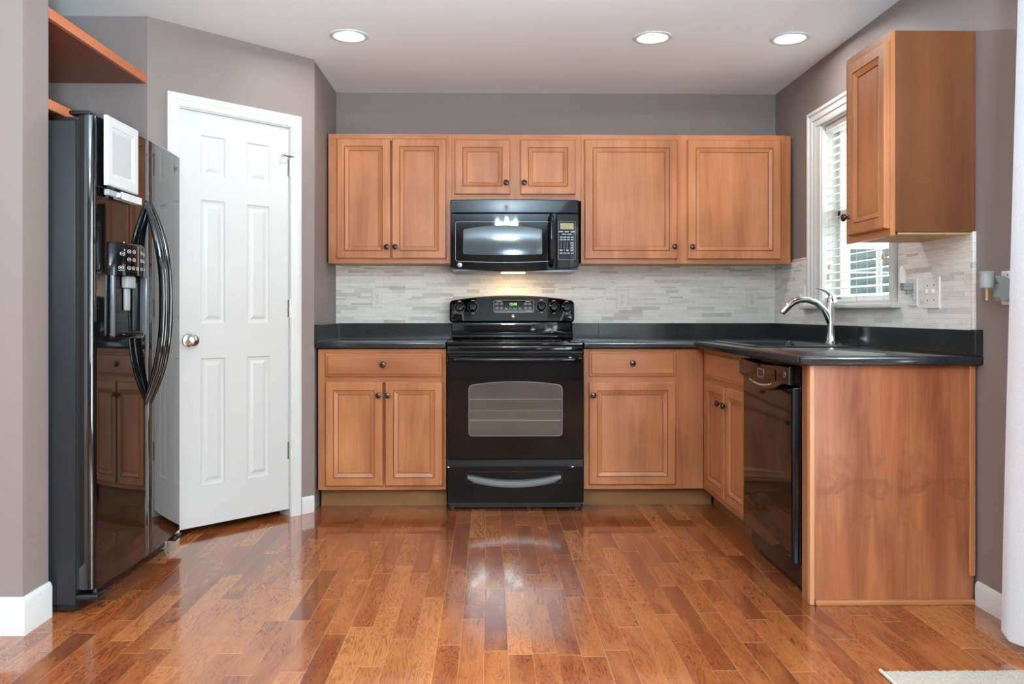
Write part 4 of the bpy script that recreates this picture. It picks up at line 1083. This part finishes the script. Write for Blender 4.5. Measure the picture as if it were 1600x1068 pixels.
# ================================================================ OUTSIDE THE SINK WINDOW
m = MB(); m.box(WD, 2.4, 30, -12, 30, -.25, -.2); struct(m.build('ground', 'grass', smooth=0))
c = thing('house', 'pale sided neighbouring house glimpsed through the blind slats', 'house', (9.5, 23, -.2))
m = MB(); m.box(WD, 4.0, 18, 20.0, 27.0, -.2, 5.6); m.build('wall', 'siding', c, smooth=0)
for x, w_ in ((7.3, .5), (8.35, .28), (8.95, .62), (9.75, .5), (11.0, .6)):
    for z0 in (1.55, 3.6):
        m = MB(); m.box(WD, x-.06, x+w_+.06, 19.94, 20.02, z0-.06, z0+1.16, .01, 1); f_ = m.build('window', 'trim', c)
        m = MB(); m.box(WD, x, x+w_, 19.92, 19.945, z0, z0+.5); m.box(WD, x, x+w_, 19.92, 19.945, z0+.56, z0+1.1); m.build('pane', 'exwin', f_)
for k, (x, y, r, lb) in enumerate(((8.4, 18.2, .95, 'round green shrub outside, low in the blind gaps'), (11.2, 18.4, 1.05, 'second green shrub outside, farther along the neighbouring house'))):
    m = MB(); bmesh.ops.create_icosphere(m.bm, subdivisions=4, radius=r)
    for v in m.bm.verts: v.co *= 1+random.uniform(-.12, .12); v.co.z *= .85; v.co += Vector((x, y, r*.7-.2))
    tag(m.build('shrub', 'leaf', smooth=80), lb, 'shrub', 'shrubs outside')

# ================================================================ CHANDELIER over the dining area behind the camera
c = thing('chandelier', 'bronze five arm chandelier over the dining area behind the camera', 'chandelier', (.1, -1.1, 2.05))
m = MB(); m.lathe(WD, (.1, -1.1, 2.41), [(.001, 0), (.05, .002), (.062, .0295), (.001, .0295)], 'z', 20); m.tube([(.1, -1.1, 2.10), (.1, -1.1, 2.415)], .006, 8)
m.lathe(WD, (.1, -1.1, 2.00), [(.001, 0), (.02, .01), (.035, .05), (.02, .09), (.012, .12), (.001, .13)], 'z', 16); m.build('stem', 'bronze', c)
for k in range(5):
    a = 2*PI*k/5+.3; dx, dy = math.cos(a), math.sin(a)
    P = lambda r, z: Vector((.1+dx*r, -1.1+dy*r, z))
    m = MB(); m.tube([P(.03, 2.06), P(.10, 2.00), P(.19, 1.98), P(.26, 2.01), P(.28, 2.06)], .007, 8); ar = m.build('arm', 'bronze', c)
    m = MB(); m.lathe(WD, (*P(.28, 0)[:2], 2.058), [(.001, 0), (.014, 0), (.014, .03), (.024, .05), (.030, .075), (.022, .10), (.001, .115)], 'z', 14); m.build('bulb', 'bulb', ar, smooth=60)
    l = bpy.data.lights.new('bulb_glow', 'POINT'); l.energy = 24; l.shadow_soft_size = .05; l.color = (.82, .95, 1.0)
    o = bpy.data.objects.new('bulb_glow', l); COL.objects.link(o); o.parent = c; o.location = P(.28, 2.20)-Vector((.1, -1.1, 2.05))

# ================================================================ ADDED SIDE TABLE AND UPLIGHT, unseen behind the camera, to brighten the ceiling
c = thing('added_side_table', 'small round wooden side table added unseen behind the camera to carry the ceiling fill light', 'table', (.3, -1.0, 0))
m = MB(); m.lathe(WD, (.3, -1.0, .56), [(.001, 0), (.24, 0), (.25, .01), (.25, .022), (.245, .028), (.001, .028)], 'z', 32); m.build('tabletop', 'shelf', c)
for k in range(3):
    a = 2*PI*k/3; m = MB(); m.tube([(.3+.22*math.cos(a), -1.0+.22*math.sin(a), .0), (.3+.12*math.cos(a), -1.0+.12*math.sin(a), .56)], [.012, .018], 10); m.build('leg', 'shelf', c)
c = thing('added_uplight', 'white bowl uplight added unseen behind the camera to brighten the ceiling', 'lamp', (.3, -1.0, .588))
m = MB(); m.lathe(WD, (.3, -1.0, .5885), [(.001, 0), (.09, 0), (.09, .012), (.02, .02), (.015, .12), (.03, .14), (.001, .14)], 'z', 24); m.build('base', 'bronze', c)
m = MB(); m.lathe(WD, (.3, -1.0, .73), [(.03, 0), (.12, .02), (.18, .07), (.20, .14), (.196, .14), (.175, .074), (.115, .026), (.001, .008)], 'z', 32); m.build('bowl', 'plate', c, smooth=50)
area('lamp_glow', (0, 0, .27), (PI, 0, 0), .30, .30, 440, (.66, .96, 1.18), 'DISK', parent=c)  # added fill light aimed up at the ceiling
